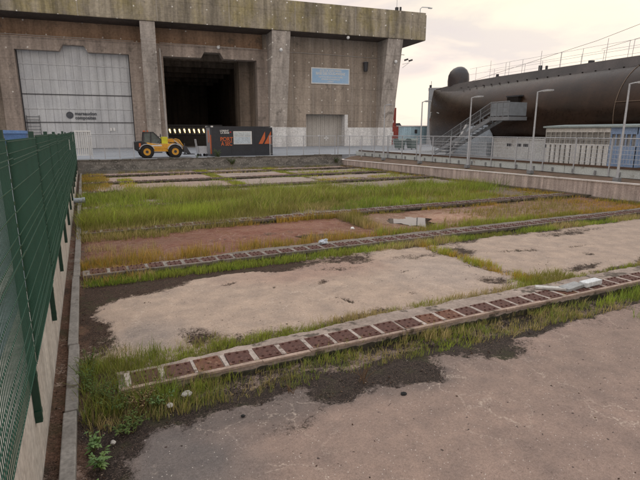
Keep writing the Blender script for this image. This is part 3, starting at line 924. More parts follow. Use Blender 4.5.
# small roller door
mb = MB()
for k in range(18):
    u = D3[0] + (D3[1] - D3[0]) * k / 18
    mb.box(u, u + .33, 1.3 + .03 * (k % 2), 1.4, 1.05, 5.9)
sdoor = mb.obj('roller_door', mat('cream door sheet', (.50, .47, .43), (.44, .41, .37), .55, .6, 10, bumpamt=.05), bunker)
MB().box(14.0, 14.35, 1.26, 1.295, 2.5, 2.75).box(15.3, 15.5, 1.26, 1.295, 1.9, 2.6).box(15.0, 15.8, 1.26, 1.295, 2.15, 2.35).obj('door_notice', white, sdoor)
MB().box(D3[1] - .004, D3[1] + .5, -.02, 1.4, 1.0, 5.84).obj('door_jamb', white_c, bunker)

# information sign on the wall
sign = thing('wall_sign', 'light blue sign with white lettering on the concrete wall', 'sign', BO + Matrix.Rotation(BR, 3, 'Z') @ Vector((15.56, -.02, 0)), BR)
MB().box(-3.1, 3.1, -.1, 0, 10.28, 12.6).obj('panel', white, sign)
blue_s = mat('sign blue', (.27, .44, .64), (.36, .51, .67), .5, .5, 8, bumpamt=0, finelo=.92)
MB().box(-2.95, 2.95, -.115, -.095, 10.43, 12.45).obj('sign_face', blue_s, sign)
for body, z, s_, sx in (('SITE DE KEROMAN', 12.17, .42, .98), ('BASE DES SOUS-MARINS', 11.76, .52, .84), ('VISITE DU SOUS-MARIN FLORE', 11.27, .30, .95), ('ESPACE MUSEOGRAPHIQUE', 10.95, .28, .85), ('LORIENT', 10.6, .26, .9)):
    text(body, s_, 'lettering', white, sign, face_south(0, -.12, z, sx), .006)


def bloc(u, d, z):
    return BO + Matrix.Rotation(BR, 3, 'Z') @ Vector((u, d, z))


# wall lamps, cameras and masts fixed to the bunker
def fitting(name, label, cat, u, d, z, build, group=None):
    t_ = thing(name, label, cat, bloc(u, d, z), BR, group)
    build(t_)
    return t_


def b_flood(t_):
    MB().bar((0, 0, 0), (1.2, 0, .3), .06).bar((0, 0, -.5), (1.0, 0, .2), .05).obj('bracket', galv, t_)
    for (x, z) in ((.8, .45), (1.5, .15)):
        MB().box(x - .28, x + .28, -.15, .15, z - .1, z + .14, Matrix.Rotation(R(-18), 4, 'Y')).obj('lamp_head', dark_steel, t_)


fitting('floodlight', 'twin floodlight on a bracket sticking out right of the end buttress', 'floodlight', 26.37, -2.6, 13.3, b_flood)


def b_lantern(t_):
    MB().box(-.1, .1, -.5, 0, .62, .72).obj('bracket', dark_steel, t_)
    MB().tube([(0, -.45, .6), (0, -.45, -.7)], .38, 12, .3).obj('lamp_housing', dark_steel, t_)
    MB().tube([(0, -.45, .62), (0, -.45, .75)], .5, 12, .1).obj('cap', galv, t_)


fitting('wall_lantern', 'dark wall lantern right of the light blue sign', 'wall lamp', 21.2, 0, 13.0, b_lantern)


def b_spot(t_):
    MB().bar((0, .1, 0), (0, -.3, 0), .08).obj('bracket', galv, t_)
    MB().ball((0, -.42, -.05), .24, 10, 6).obj('lamp_head', white, t_, smooth=True)


fitting('bulkhead_lamp', 'small white round lamp on the buttress between pen opening and sign', 'lamp', 7.0, -2.95, 14.3, b_spot)
fitting('bulkhead_lamp', 'small white round lamp on the right end buttress', 'lamp', 24.9, -2.75, 13.6, b_spot)
fitting('dome_camera', 'pale dome camera under the edge of the roof slab above the sign', 'camera', 17.0, -2.9, 16.5, b_spot)
fitting('bulkhead_lamp', 'small lamp on the lintel in the middle above the dark pen opening', 'lamp', -1.2, -.5, 14.55, b_spot)


def b_rooflamp(t_):
    MB().tube([(0, 0, 0), (0, 0, .9), (.3, 0, 1.15), (1.7, 0, 1.2)], .06, 6).obj('pole', galv, t_)
    MB().box(1.4, 2.0, -.15, .15, 1.06, 1.17).obj('lamp_head', galv, t_)


fitting('roof_lamp', 'bent lamp on the right corner of the bunker roof', 'lamp', 28.7, -3.2, 20.3, b_rooflamp)


def b_mast(t_):
    MB().tube([(0, 0, 0), (0, 0, 4.6)], .045, 6, .02).obj('pole', galv, t_)
    MB().box(-.2, .2, -.2, .2, 0, .8).box(.5, .75, -.1, .1, 0, .9).obj('base', dark_steel, t_)


fitting('antenna_mast', 'thin antenna mast on the bunker roof edge', 'mast', 25.4, -2.0, 20.6, b_mast)
fitting('antenna_mast', 'short thin mast on the roof edge left of the antenna', 'mast', 9.0, 8.0, 20.3, b_mast)

# row of small lit lamps inside the pen
lit = emit('lit lamp', (1.0, .72, .32), 3.0)
lamp_src = None
for k in range(10):
    u = -7.9 + k * .72
    if lamp_src is None:
        lamp_src = thing('pen_lamp', 'small lit warm lamp in the row inside the dark pen', 'lamp', bloc(u, 7.0, 3.3), BR, 'row of lit lamps inside the pen')
        MB().loft([[(-.12, 0, .34), (.03, 0, .38), (.03, .1, .38), (-.12, .1, .34)], [(-.08, 0, .12), (.12, 0, .16), (.12, .1, .16), (-.08, .1, .12)], [(.06, 0, -.24), (.13, 0, -.24), (.13, .1, -.24), (.06, .1, -.24)]]).obj('lamp_glass', lit, lamp_src)
        MB().box(-.3, .3, .11, .2, -.5, .6).obj('back_plate', dark_steel, lamp_src)
    else:
        o = copy_tree(lamp_src); o.location = bloc(u, 7.0, 3.3 + rnd.uniform(-.03, .03))
sc = thing('partition', 'dark partition carrying the row of lit lamps inside the pen', 'partition', bloc(-4.2, 7.25, 1.09), BR)
MB().box(-4.2, 4.3, 0, .15, 0, 3.1).obj('panel', mat('dark board', (.05, .045, .04), None, .8, 3, 20), sc)
MB().box(-4.2, 4.3, -.02, .17, 3.1, 3.2).obj('cap_rail', dark_steel, sc)
bd = thing('covered_pallet', 'small load under a blue green cover before the row of lit lamps', 'pallet', bloc(-1.6, -6, 1.05), BR)
MB().box(-.6, .6, -.5, .5, 0, .14).obj('pallet', mat('pallet wood', (.25, .18, .12)), bd)
mb = MB(); mb.loft([[(-.5, -.4, .15), (.5, -.4, .15), (.5, .4, .15), (-.5, .4, .15)], [(-.55, -.42, .9), (.5, -.42, 1.0), (.5, .4, 1.0), (-.5, .4, .9)], [(-.2, -.2, 1.6), (.3, -.2, 1.45), (.3, .2, 1.5), (-.2, .2, 1.6)]])
mb.obj('cover', mat('blue green cover', (.03, .10, .14), (.02, .06, .08), .5, 3, 20), bd)

# ------------------------------------------------------------------ BLACK CONTAINER
ct = thing('container', 'black shipping container with orange marks and a white window on the quay', 'container', (10.35, 43.9, 1.05), R(-1.0))
blk = mat('black container paint', (.030, .034, .043), (.024, .027, .034), .45, 1.0, 12, bumpamt=.1)
orange = mat('orange print', (.62, .145, .045), (.52, .12, .04), .55, 2, 20, bumpamt=0)
CL, CW, CH = 5.75, 2.44, 2.66
mb = MB()
mb.box(.08, CL - .08, .03, CW - .03, .12, CH - .12)
for k in range(24):
    x = .2 + k * .225
    mb.box(x, x + .11, .012, .03, .14, CH - .14) if not (1.9 < x < 3.9 or x < 1.7 or x > 4.2) else None
body = mb.obj('body', blk, ct)
mb = MB()
for y in (0, CW - .12):
    mb.box(0, CL, y, y + .12, 0, .13); mb.box(0, CL, y, y + .12, CH - .1, CH)
for x in (0, CL - .12):
    for y in (0, CW - .12):
        mb.box(x, x + .12, y, y + .12, .133, CH - .103)
    mb.box(x, x + .12, .123, CW - .123, 0, .13); mb.box(x, x + .12, .123, CW - .123, CH - .1, CH)
mb.obj('frame', blk, ct)
mb = MB()
for x in (-.006, CL - .17):
    for y in (-.006, CW - .15):
        mb.box(x, x + .18, y, y + .16, CH - .09, CH + .03)
mb.obj('corner_casting', white, ct)
win = MB().box(2.0, 3.72, -.03, .028, 1.05, 2.22).obj('window', white, ct)
MB().box(2.06, 3.6, -.04, -.031, 1.10, 1.72).obj('pane', mat('pale shutter', (.52, .60, .66), (.48, .55, .60), .35, 1, 10, bumpamt=0), win)
MB().box(2.06, 3.66, -.038, -.031, 1.76, 2.16).obj('shutter', mat('white shutter', (.62, .68, .70), None, .5, 2, 10, bumpamt=0), win)
text('PORT', .50, 'lettering', orange, ct, face_south(1.35, -.003, 1.5, .92), .006)
text('À SEC', .50, 'lettering', orange, ct, face_south(1.35, -.003, 1.1, .78), .006)
text('LORIENT', .22, 'emblem', white, ct, face_south(1.18, -.003, 2.25, .9), .006)
text('LA BASE', .22, 'emblem', white, ct, face_south(1.22, -.003, 2.07, 1.0), .006)
MB().box(1.68, 1.80, -.01, 0, 2.08, 2.2).obj('emblem', mat('red print', (.5, .03, .04), None, .5, 2, 10, bumpamt=0), ct)
mb = MB()
mb.prism([(4.38, 1.07), (5.02, 2.2), (5.02, 1.55), (4.76, 1.07)], -.008, .029); mb.prism([(4.93, 1.07), (5.60, 2.22), (5.60, 1.07)], -.008, .029)
mb.obj('orange_mark', orange, ct)
MB().box(-.008, .079, .35, .75, .2, 1.9).box(-.008, .079, 1.2, 1.65, 1.2, 2.3).obj('end_stripe', orange, ct)
mb = MB()
for y in (.95, 1.5, 2.05):
    mb.box(-.03, .079, y - .02, y + .02, .12, CH - .12)
mb.obj('lock_rod', galv, ct)
# grey machine parts beside the container
sb = thing('steel_trolley', 'small grey steel trolley at the left end of the black container', 'trolley', (9.6, 44.6, 1.05), .2)
MB().box(-.4, .4, -.3, .3, .25, .34).box(-.35, .35, -.25, .25, .34, .9).obj('body', galv, sb)
MB().bar((-.4, 0, .3), (-.55, 0, 1.5), .05).bar((-.4, .25, .3), (-.55, .25, 1.5), .05).bar((-.55, 0, 1.5), (-.55, .25, 1.5), .05).obj('handle', galv, sb)
for (x, y) in ((-.3, -.25), (.3, -.25), (-.3, .25), (.3, .25)):
    MB().cyl((x, y - .03, .12), .12, .06, 'y', 12).obj('wheel', dark_steel, sb)

# ------------------------------------------------------------------ TELEHANDLER
th = thing('telehandler', 'yellow telehandler with lowered boom parked on the quay before the bunker', 'telehandler', (3.75, 44.0, 1.05), 0)
yel = mat('machine yellow', (.72, .36, .035), (.64, .31, .03), .42, 2, 12, bumpamt=0, spots=(2.5, .66, (.35, .19, .05)))
lime = mat('lime panel', (.75, .72, .04), None, .5, 3, 20, bumpamt=0)
tyre = mat('tyre rubber', (.028, .027, .026), (.04, .037, .034), .9, 4, 25)
body = MB()
body.prism([(.55, .55), (3.5, .5), (3.5, .85), (2.5, .95), (1.9, .95), (1.75, 1.15), (.9, 1.32), (.75, 1.1)], -.62, .62)
body.prism([(.9, 1.0), (2.2, 1.15), (3.2, 1.2), (3.45, .95), (3.45, .75), (1.0, .75)], -.64, -.3)
bdy = body.obj('body', yel, th, bevel=.03)
MB().prism([(0, .75), (0, 1.35), (.55, 1.42), (1.0, 1.28), (.95, .6), (.35, .5)], -.8, .8).obj('engine_cover', mat('black plastic', (.02, .02, .022), None, .5, 3, 15), th, bevel=.04)
cab = MB()
for (p, q) in (((.75, -.45, 1.3), (.85, -.45, 2.12)), ((.85, -.45, 2.12), (1.6, -.45, 2.12)), ((1.6, -.45, 2.12), (2.25, -.45, 1.45)), ((1.35, -.45, 1.2), (1.4, -.45, 2.12)),
               ((.75, .45, 1.3), (.85, .45, 2.12)), ((.85, .45, 2.12), (1.6, .45, 2.12)), ((1.6, .45, 2.12), (2.25, .45, 1.45)), ((1.35, .45, 1.2), (1.4, .45, 2.12))):
    cab.bar(p, q, .075)
cab.box(.83, 1.62, -.48, .48, 2.12, 2.17)
cb = cab.obj('cab', dark_steel, th)
MB().prism([(.8, 1.3), (.88, 2.1), (1.58, 2.1), (2.2, 1.45), (2.1, 1.2)], -.42, .42).obj('cab_glass', mat('cab glass', (.10, .13, .12), (.06, .08, .08), .08, 2, 6, bumpamt=0), cb)
MB().box(.78, .95, -.5, -.4, 2.171, 2.27).cyl((1.2, 0, 2.171), .06, .12, 'z', 10).obj('beacon', orange, cb)
# boom slopes down to the front right
bm_ = MB(); bm_.prism([(1.5, 1.28), (1.6, 1.55), (3.5, 1.6), (3.78, 1.5), (4.25, .72), (4.05, .62), (3.5, 1.28), (2.4, 1.2)], -.18, .14)
boom = bm_.obj('boom', yel, th, bevel=.02)
MB().box(2.22, 2.72, -.55, .2, 1.18, 1.75).obj('access_box', lime, th)
MB().bar((2.5, -.25, 1.15), (3.9, -.25, .95), .1).bar((3.3, -.2, 1.45), (4.1, -.2, .8), .06).obj('ram', galv, boom)
MB().prism([(4.0, .45), (4.05, .95), (4.25, .95), (4.62, .30), (4.58, .24), (4.2, .42)], -.5, .5).obj('carriage', dark_steel, th)
MB().box(4.05, 5.0, -.38, -.24, .22, .28).box(4.05, 5.0, .24, .38, .22, .28).box(4.1, 4.18, -.36, -.26, .22, 1.2).obj('fork', dark_steel, th)
MB().box(1.95, 2.1, -.645, -.64, 1.0, 1.1).box(1.35, 2.2, -.647, -.641, .98, 1.08).obj('decal', white, bdy)
MB().tube([(1.9, -.5, 1.3), (2.3, -.3, 1.62), (3.0, -.22, 1.66), (3.6, -.2, 1.5), (4.0, -.2, .95)], .022, 6).tube([(2.0, -.45, 1.25), (2.9, -.24, 1.3), (3.7, -.2, 1.1)], .02, 6).obj('hydraulic_hose', dark_steel, th)
MB().box(3.42, 3.52, -.6, -.4, .86, 1.0).obj('headlight', white, th)
MB().box(3.42, 3.52, .4, .6, .86, 1.0).obj('headlight', white, th)
MB().bar((2.0, -.5, 1.75), (2.15, -.72, 1.85), .03).box(2.1, 2.16, -.82, -.66, 1.7, 1.98).obj('mirror', dark_steel, th)
MB().box(.35, .5, -.83, -.805, .95, 1.25).obj('rear_light', orange, th)
MB().box(1.3, 2.2, -.72, -.6, .42, .5).obj('step', dark_steel, th)
for x in (.95, 3.25):
    for sd_ in (-1, 1):
        wheel = thing('wheel_tmp', None, None) if False else None
        y0 = -.92 if sd_ < 0 else .55
        ring = []
        for (yy, r) in ((0, .30), (.0, .46), (.05, .53), (.32, .53), (.37, .46), (.37, .30)):
            ring.append([(x + r * math.cos(k * math.pi / 14), y0 + yy, .53 + r * math.sin(k * math.pi / 14)) for k in range(28)])
        wt = MB().loft(ring, caps=False)
        for k in range(20):
            a = k * math.pi / 10
            wt.box(-.05, .05, 0, .37, .52, .56, Matrix.Translation((x, y0, .53)) @ Matrix.Rotation(a, 4, 'Y') @ Matrix.Rotation(R(18), 4, 'Z'))
        wo = wt.obj('wheel', tyre, th, smooth=True)
        ry = y0 + .03 if sd_ < 0 else y0 + .30
        MB().cyl((x, ry, .53), .31, .05, 'y', 24).obj('rim', yel, wo)
        MB().cyl((x, ry - .02, .53), .12, .1, 'y', 14).obj('hub', dark_steel, wo)
    # mudguard
    mbx = MB(); ring = []
    for k in range(9):
        a = R(20 + 17.5 * k)
        ring.append([(x + rr_ * math.cos(a), y_, .53 + rr_ * math.sin(a)) for (rr_, y_) in ((.60, -.9), (.66, -.9), (.66, -.5), (.60, -.5))])
    mbx.loft(ring).obj('mudguard', galv if x < 2 else galv, th)

# ------------------------------------------------------------------ things at the far left
rk = thing('barrier_stack', 'stack of white metal barriers leaning by the green fence end', 'barriers', (-.6, 43.2, 1.05), 0)
for j in range(3):
    mb = MB(); y = .12 * j
    mb.bar((0, y, .05), (0, y + .1, 2.25), .05).bar((1.15, y, .05), (1.15, y + .1, 2.25), .05).bar((0, y + .1, 2.22), (1.15, y + .1, 2.22), .1)
    mb.bar((0, y, .35), (1.15, y, .35), .06)
    for k in range(7):
        x = .12 + .15 * k
        mb.bar((x + .03 * j, y, .35), (x + .03 * j + rnd.uniform(-.03, .03), y + .1, 2.2), .035)
    mb.obj('barrier_panel', white, rk)
skp = thing('skip', 'blue skip with a flat lid showing above the green fence top', 'skip', (-6.4, 61, 1.05), 0)
bl = mat('blue skip paint', (.10, .20, .42), (.08, .16, .33), .5, 1, 10)
MB().loft([[(-.85, -.9, .1), (.85, -.9, .1), (.85, .9, .1), (-.85, .9, .1)], [(-1.0, -1.1, 2.0), (1.0, -1.1, 2.0), (1.0, 1.1, 2.0), (-1.0, 1.1, 2.0)]]).obj('tub', bl, skp)
MB().loft([[(-1.15, -1.2, 2.0), (1.15, -1.2, 2.0), (1.15, 1.2, 2.0), (-1.15, 1.2, 2.0)], [(-1.0, -1.1, 2.35), (1.0, -1.1, 2.3), (1.0, 1.1, 2.3), (-1.0, 1.1, 2.35)]]).obj('lid', bl, skp)
for x in (-.7, .7):
    MB().cyl((x, -.95, .12), .12, .1, 'y', 12).obj('wheel', dark_steel, skp)

# ------------------------------------------------------------------ SUBMARINE
T = R(3.5)
sub = thing('submarine', 'dark rusty museum submarine resting on the quay at the right', 'submarine', (32.35, 40.6, 0), -R(90) - T)
m, t, b = new_mat('dark hull paint')
n1 = noise_node(t, .35, 6, .65, (.5, 1, 1)); n2 = noise_node(t, 6, 5, .65); n3 = noise_node(t, 1.0, 5, .65, (1.2, .2, .2))
c = mixc(t, ramp(t, n1.outputs[0], .36, .64).outputs[0], (.047, .026, .016), (.020, .013, .0095))
c = mixc(t, 1.0, c, ramp(t, n3.outputs[0], .36, .64, (.84, .82, .82, 1), (1.14, 1.12, 1.1, 1)).outputs[0], 'MULTIPLY')
c = mixc(t, 1.0, c, ramp(t, n2.outputs[0], .3, .7, (.8,) * 3 + (1,), (1.15,) * 3 + (1,)).outputs[0], 'MULTIPLY')
t.links.new(c, b.inputs['Base Color']); b.inputs['Roughness'].default_value = .42
t.links.new(ramp(t, n2.outputs[0], .3, .7, (.24,) * 3 + (1,), (.38,) * 3 + (1,)).outputs[0], b.inputs['Roughness'])
bump(t, b, n1.outputs[0], .25, .06)
b.inputs['Specular IOR Level'].default_value = .4
b.inputs['Metallic'].default_value = .5
b.inputs['Coat Weight'].default_value = .0; b.inputs['Coat Roughness'].default_value = .3
hull_m = m
cas_m = mat('casing paint', (.075, .06, .055), (.05, .042, .039), .62, .6, 14, streak=(1.0, 1.0, .3), streak_amt=.3)
prof = [(0, .3, 2.75, 4.6), (.25, .6, 2.8, 4.55), (1, 1.0, 2.87, 4.5), (2.5, 1.55, 2.92, 4.42), (5, 2.2, 2.98, 4.35), (8, 2.7, 3.0, 4.32), (12, 3.0, 3.02, 4.3), (18, 3.1, 3.05, 4.3), (45, 3.1, 3.05, 4.3), (58, 1.0, 1.5, 4.6)]
ring = []
Sx = [0, .1, .25, .6, 1, 1.7, 2.5, 3.7, 5, 6.5, 8, 10, 12, 15, 18, 24, 30, 38, 45, 52, 58]
for s_ in Sx:
    hw = np.interp(s_, [p[0] for p in prof], [p[1] for p in prof]); hh = np.interp(s_, [p[0] for p in prof], [p[2] for p in prof]); zc = np.interp(s_, [p[0] for p in prof], [p[3] for p in prof])
    ex = 1.0
    r_ = []
    for k in range(56):
        a = 2 * math.pi * k / 56
        r_.append((s_, hw * math.copysign(abs(math.cos(a)) ** ex, math.cos(a)), zc + hh * math.copysign(abs(math.sin(a)) ** ex, math.sin(a))))
    ring.append(r_)
MB().loft(ring).obj('hull', hull_m, sub, smooth=True)
# deck casing with raked sides
ring = []
for (s_, a, b_, z0, z1) in ((.4, .15, .12, 6.9, 7.36), (2, .7, .45, 6.9, 7.42), (5, 1.25, .85, 6.8, 7.52), (10, 1.55, 1.05, 6.75, 7.58), (20, 1.6, 1.1, 6.75, 7.6), (46, 1.6, 1.1, 6.75, 7.6)):
    ring.append([(s_, -a, z0), (s_, -b_, z1), (s_, b_, z1), (s_, a, z0)])
cas = MB().loft(ring).obj('casing', cas_m, sub)
lh_m = mat('dark hole', (.012, .01, .01), None, .9, 3, 10)
for k in range(26):
    s_ = 6 + k * .95
    MB().box(s_, s_ + .09, -1.50, -1.35, 6.98, 7.02).obj('limber_hole', lh_m, cas)
# sonar dome
ring = []
for (z, a, bw, off) in ((7.3, 1.25, .72, 0), (7.9, 1.28, .75, .0), (8.4, 1.22, .72, .0), (8.75, 1.02, .6, .02), (8.98, .7, .42, .05), (9.1, .3, .2, .08)):
    ring.append([(3.7 + off + a * math.cos(2 * math.pi * k / 28), bw * math.sin(2 * math.pi * k / 28), z) for k in range(28)])
MB().loft(ring).obj('sonar_dome', mat('dome paint', (.035, .037, .045), (.05, .035, .032), .35, .9, 8, bumpamt=.05), sub, smooth=True)
# hatch opening at the gangway and weld seam rings
MB().box(13.5, 14.6, -3.06, -2.3, 4.2, 5.7).obj('entrance', mat('dark entrance', (.02, .016, .014), None, .8, 3, 10), sub)
MB().box(13.4, 14.7, -3.08, -2.2, 5.703, 5.8).obj('entrance_hood', dark_steel, sub)
mb = MB()
for s_ in (22.2,):
    for k in range(20):
        a0, a1 = R(95 + 5.5 * k), R(95 + 5.5 * (k + 1))
        mb.bar((s_, 3.115 * math.cos(a0), 4.3 + 3.065 * math.sin(a0)), (s_, 3.115 * math.cos(a1), 4.3 + 3.065 * math.sin(a1)), .03)
mb.bar((22.2, -3.12, 4.9), (24.5, -3.12, 4.9), .03)
mb.obj('weld_seam', mat('bare weld', (.20, .14, .10), None, .6, 3, 20), sub)
# guard rails on the casing
for side in (-1, 1):
    mb = MB()
    for k in range(17):
        s_ = 7.3 + 1.75 * k; h = 1.0 + (.35 if k % 3 == 1 else 0)
        mb.tube([(s_, side * .98, 7.55), (s_ + .06, side * .98, 7.58 + h)], .015, 5)
    for zz in (.5, .98):
        mb.tube([(6.5 + 1.75 * k, side * .98, 7.58 + zz + (.02 if k % 2 else 0)) for k in range(17)], .009, 4)
    mb.obj('guard_rail', galv, sub)
mb = MB()
for (s_, y, h, r) in ((9.2, -.3, .3, .12), (13.4, 0, .5, .14), (13.8, .2, .45, .09), (17.5, .3, .35, .2), (21.7, -.2, .3, .22), (8.6, .3, .22, .2)):
    mb.cyl((s_, y, 7.58), r, h, 'z', 10)
mb.obj('deck_fitting', dark_steel, sub)
MB().tube([(5, 0, 7.6), (18, 0, 9.1), (30, 0, 11.2)], .012, 4).tube([(18, .5, 8.6), (32, .5, 10.2)], .010, 4).obj('aerial_wire', dark_steel, sub)
MB().bar((.75, -.92, 4.6), (1.15, -1.1, 5.1), .07).obj('draught_mark', white, sub)
MB().bar((.35, -.62, 4.35), (.8, -.85, 4.45), .1).obj('draught_mark', mat('red mark', (.25, .03, .03), None, .6, 3, 10), sub)
MB().bar((3.2, -1.85, 5.0), (3.7, -1.98, 4.9), .06).obj('draught_mark', mat('grey mark', (.45, .45, .45), None, .6, 3, 10), sub)

# cradle supports under the hull
cr_m = mat('cradle blue white', (.50, .55, .60), (.42, .46, .50), .6, 1, 10)
for (y, lab) in ((30.2, 'pale blue sloping cradle wedge under the submarine behind the gangway'),):
    cr = thing('cradle', lab, 'cradle', (28.2, y, 1.34))
    MB().prism([(2.3, 0), (.6, 2.3), (-.9, 2.4), (-1.6, 1.1), (-1.6, 0)], -.1, .7, 'x').obj('wedge', cr_m, cr)
    MB().prism([(2.5, 0), (.7, 2.45), (.5, 2.45), (2.2, 0)], -.3, -.103, 'x').obj('flange', white, cr)
    MB().box(-.3, .9, -1.9, 2.6, 0, .08).obj('base', galv, cr)
pl = thing('plinth_wall', 'long white plinth wall below the submarine with small dark openings', 'wall', (27.9, 0, 1.34))
mb = MB()
for k in range(8):
    y = 27.7 - 3.3 * k
    mb.box(0, .4, y - 3.25, y, 0, 1.36)
mb.obj('wall_face', mat('white plinth', (.60, .60, .59), (.50, .49, .47), .8, 1, 10, spots=(.9, .6, (.34, .32, .30))), pl)
for k in range(4):
    y = 27 - 3.3 * k
    for j in (0, .9, 1.5):
        MB().box(-.02, -.003, y - 1.0 - j, y - .6 - j, .85, 1.08).obj('opening', dark_steel, pl)
MB().box(-.06, .46, 1.3, 27.75, 1.363, 1.42).obj('coping', white, pl)

# gangway stairs
gw = thing('gangway', 'grey steel stairs with handrails leading up to the submarine side door', 'stairs', (27.0, 0, 0))
sp_ = mat('stair steel', (.27, .285, .30), (.22, .23, .245), .5, 2, 20, metal=.3)
A, B_ = (32.7, 1.35), (26.7, 4.2)
mb = MB()
for x in (-.6, .6):
    mb.loft([[(x - .03, A[0], A[1]), (x + .03, A[0], A[1]), (x + .03, A[0] - .1, A[1] + .32), (x - .03, A[0] - .1, A[1] + .32)],
             [(x - .03, B_[0] + .05, B_[1] - .26), (x + .03, B_[0] + .05, B_[1] - .26), (x + .03, B_[0], B_[1] + .04), (x - .03, B_[0], B_[1] + .04)]])
mb.obj('stringer', sp_, gw)
n = 16
mb = MB()
for k in range(n):
    f = (k + .5) / n; y = A[0] + (B_[0] - A[0]) * f; z = A[1] + .15 + (B_[1] - A[1]) * f
    mb.box(-.565, .565, y - .15, y + .15, z - .02, z + .02)
mb.obj('tread_flight', sp_, gw)
MB().box(-.63, 1.1, 25.0, 26.69, 4.0, 4.24).obj('platform', sp_, gw)
for x in (-.62, .62):
    mb = MB()
    for h in (.35, .7, 1.05):
        r = .028 if h > 1 else .014
        mb.tube([(x, A[0], A[1] + h + .1), (x, B_[0], B_[1] + h), (x, 25.02, B_[1] + h)] if x < 0 else [(x, A[0], A[1] + h + .1), (x, B_[0], B_[1] + h)], r, 6)
    for k in range(7):
        f = k / 6; y = A[0] + (B_[0] - A[0]) * f; z = A[1] + (B_[1] - A[1]) * f
        mb.bar((x, y, z + .1), (x, y, z + 1.08), .045)
    if x < 0:
        for y in (25.05, 25.6, 26.15):
            mb.bar((x, y, 4.2), (x, y, 5.27), .045)
        for k in range(60):
            f = k / 60; y = A[0] + (B_[0] - A[0]) * f; z = A[1] + (B_[1] - A[1]) * f
            mb.bar((x, y, z + .35), (x, y, z + 1.05), .01)
    mb.obj('handrail', sp_, gw)
mb = MB().box(-.62, -.6, 25.02, 26.68, 4.3, 5.2).box(-.6, 1.0, 25.0, 25.02, 4.3, 5.2)
mb.obj('side_panel', mat('grey mesh panel', (.22, .24, .26), (.17, .185, .2), .6, 3, 50), gw)

# ------------------------------------------------------------------ white and blue hut
hut = thing('hut', 'slatted white hut with a pale blue end and green grey roof behind the railing', 'hut', (25.55, 15.6, 1.34))
cream = mat('cream board', (.70, .68, .65), (.60, .58, .54), .75, 1.5, 14, streak=(4, 4, .3), streak_amt=.2)
bluep = mat('pale blue panel', (.25, .34, .50), (.20, .28, .43), .6, 1.5, 14)
hglass = mat('hut glass', (.30, .29, .27), (.20, .185, .17), .12, 2, 6, bumpamt=0)
LY, DX = 5.6, 1.6
MB().box(.1, DX, .08, LY - .05, 0, 2.0).obj('core', mat('hut inner', (.30, .28, .26), None, .8, 2, 10), hut)
mb = MB()
for k in range(12):
    y = 1.5 + k * .338
    mb.box(0, .06, y, y + .25, .05, 1.12)
mb.box(.0, .05, 1.48, LY, 1.12, 1.2)
mb.obj('lower_boards', cream, hut)
MB().box(.0, .06, 1.48, LY, 1.85, 2.08).obj('fascia_board', cream, hut)
wn = MB()
for k in range(13):
    y = 1.5 + k * .338
    wn.box(0, .07, y - .035, y + .035, 1.2, 1.85)
for zz in (1.42, 1.63):
    wn.box(.005, .065, 1.5, LY, zz - .02, zz + .02)
wn.obj('window_bars', mat('grey window bar', (.38, .36, .33)), hut)
MB().box(.07, .09, 1.5, LY, 1.2, 1.85).obj('pane', hglass, hut)
MB().box(-.02, .06, 0, 1.46, .05, 1.15).box(-.02, .06, 0, 1.46, 1.75, 2.1).box(-.02, DX, -.02, .05, .05, 2.1).obj('blue_panel', bluep, hut)
wn = MB()
for k in range(6):
    y = .04 + k * .27
    wn.box(-.015, .06, y, y + .06, 1.15, 1.75)
wn.obj('window_bars', bluep, hut)
MB().box(.07, .09, .05, 1.46, 1.15, 1.75).obj('pane', hglass, hut)
mb = MB(); mb.prism([(-.15, 2.105), (DX + .15, 2.2), (DX + .15, 2.3), (-.15, 2.2)], -.12, LY + .1)
mb.obj('roof', mat('green grey roof', (.30, .35, .34), (.25, .29, .285), .6, 1, 12), hut)
MB().box(-.05, DX, -.03, LY, 0, .045).obj('base', brown_rail, hut)

# ------------------------------------------------------------------ far background right of the bunker
red_m = mat('red container', (.36, .06, .04), (.28, .05, .035), .6, .6, 6, spots=(1.2, .62, (.5, .35, .3)))
for (x0, x1, z0, lab) in ((46.0, 50.25, 1.05, 'lower red shipping container at the right end of the bunker'), (45.4, 49.65, 4.2, 'upper red shipping container stacked at the bunker end')):
    rc = thing('container', lab, 'container', (x0, 72.5, z0), 0, 'red containers stacked by the bunker')
    mb = MB(); x = .1
    mb.box(.06, x1 - x0 - .06, .05, 5.9, .08, 2.95)
    while x < x1 - x0 - .2:
        mb.box(x, x + .16, 0, .05, .15, 2.9); x += .34
    mb.obj('body', red_m, rc)
    mb = MB()
    for xx in (0, x1 - x0 - .12):
        mb.box(xx, xx + .12, -.03, .1, 0, 3.1)
    mb.box(0, x1 - x0, -.03, .1, 2.98, 3.12).box(0, x1 - x0, -.03, .1, 0, .08)
    mb.obj('frame', red_m, rc)
    MB().box(2.2, 3.2, -.035, -.005, 1.6, 2.2).box(3.4, 3.8, -.035, -.005, .6, 1.0).obj('marking', white, rc)
bc = thing('container', 'light blue ribbed container between the bunker and the submarine bow', 'container', (51.6, 75.0, 1.05), R(-8))
lb = mat('light blue sheet', (.52, .72, .80), (.46, .66, .76), .55, .5, 6, streak=(1.2, 1.2, .2), streak_amt=.2)
mb = MB().box(.05, 11.9, .05, 4, 0, 3.1); x = .1
while x < 11.8:
    mb.box(x, x + .2, 0, .05, .1, 3.0); x += .42
mb.obj('body', lb, bc)
MB().box(-.1, 12, -.1, 4.1, 3.1, 3.3).obj('roof', white, bc)
MB().box(3.7, 4.2, -.06, -.003, 1.9, 2.6).obj('vent', dark_steel, bc)
tw = thing('grey_tower', 'pale grey tower building rising behind the submarine bow', 'building', (55.7, 71.5, 1.05), R(-38))
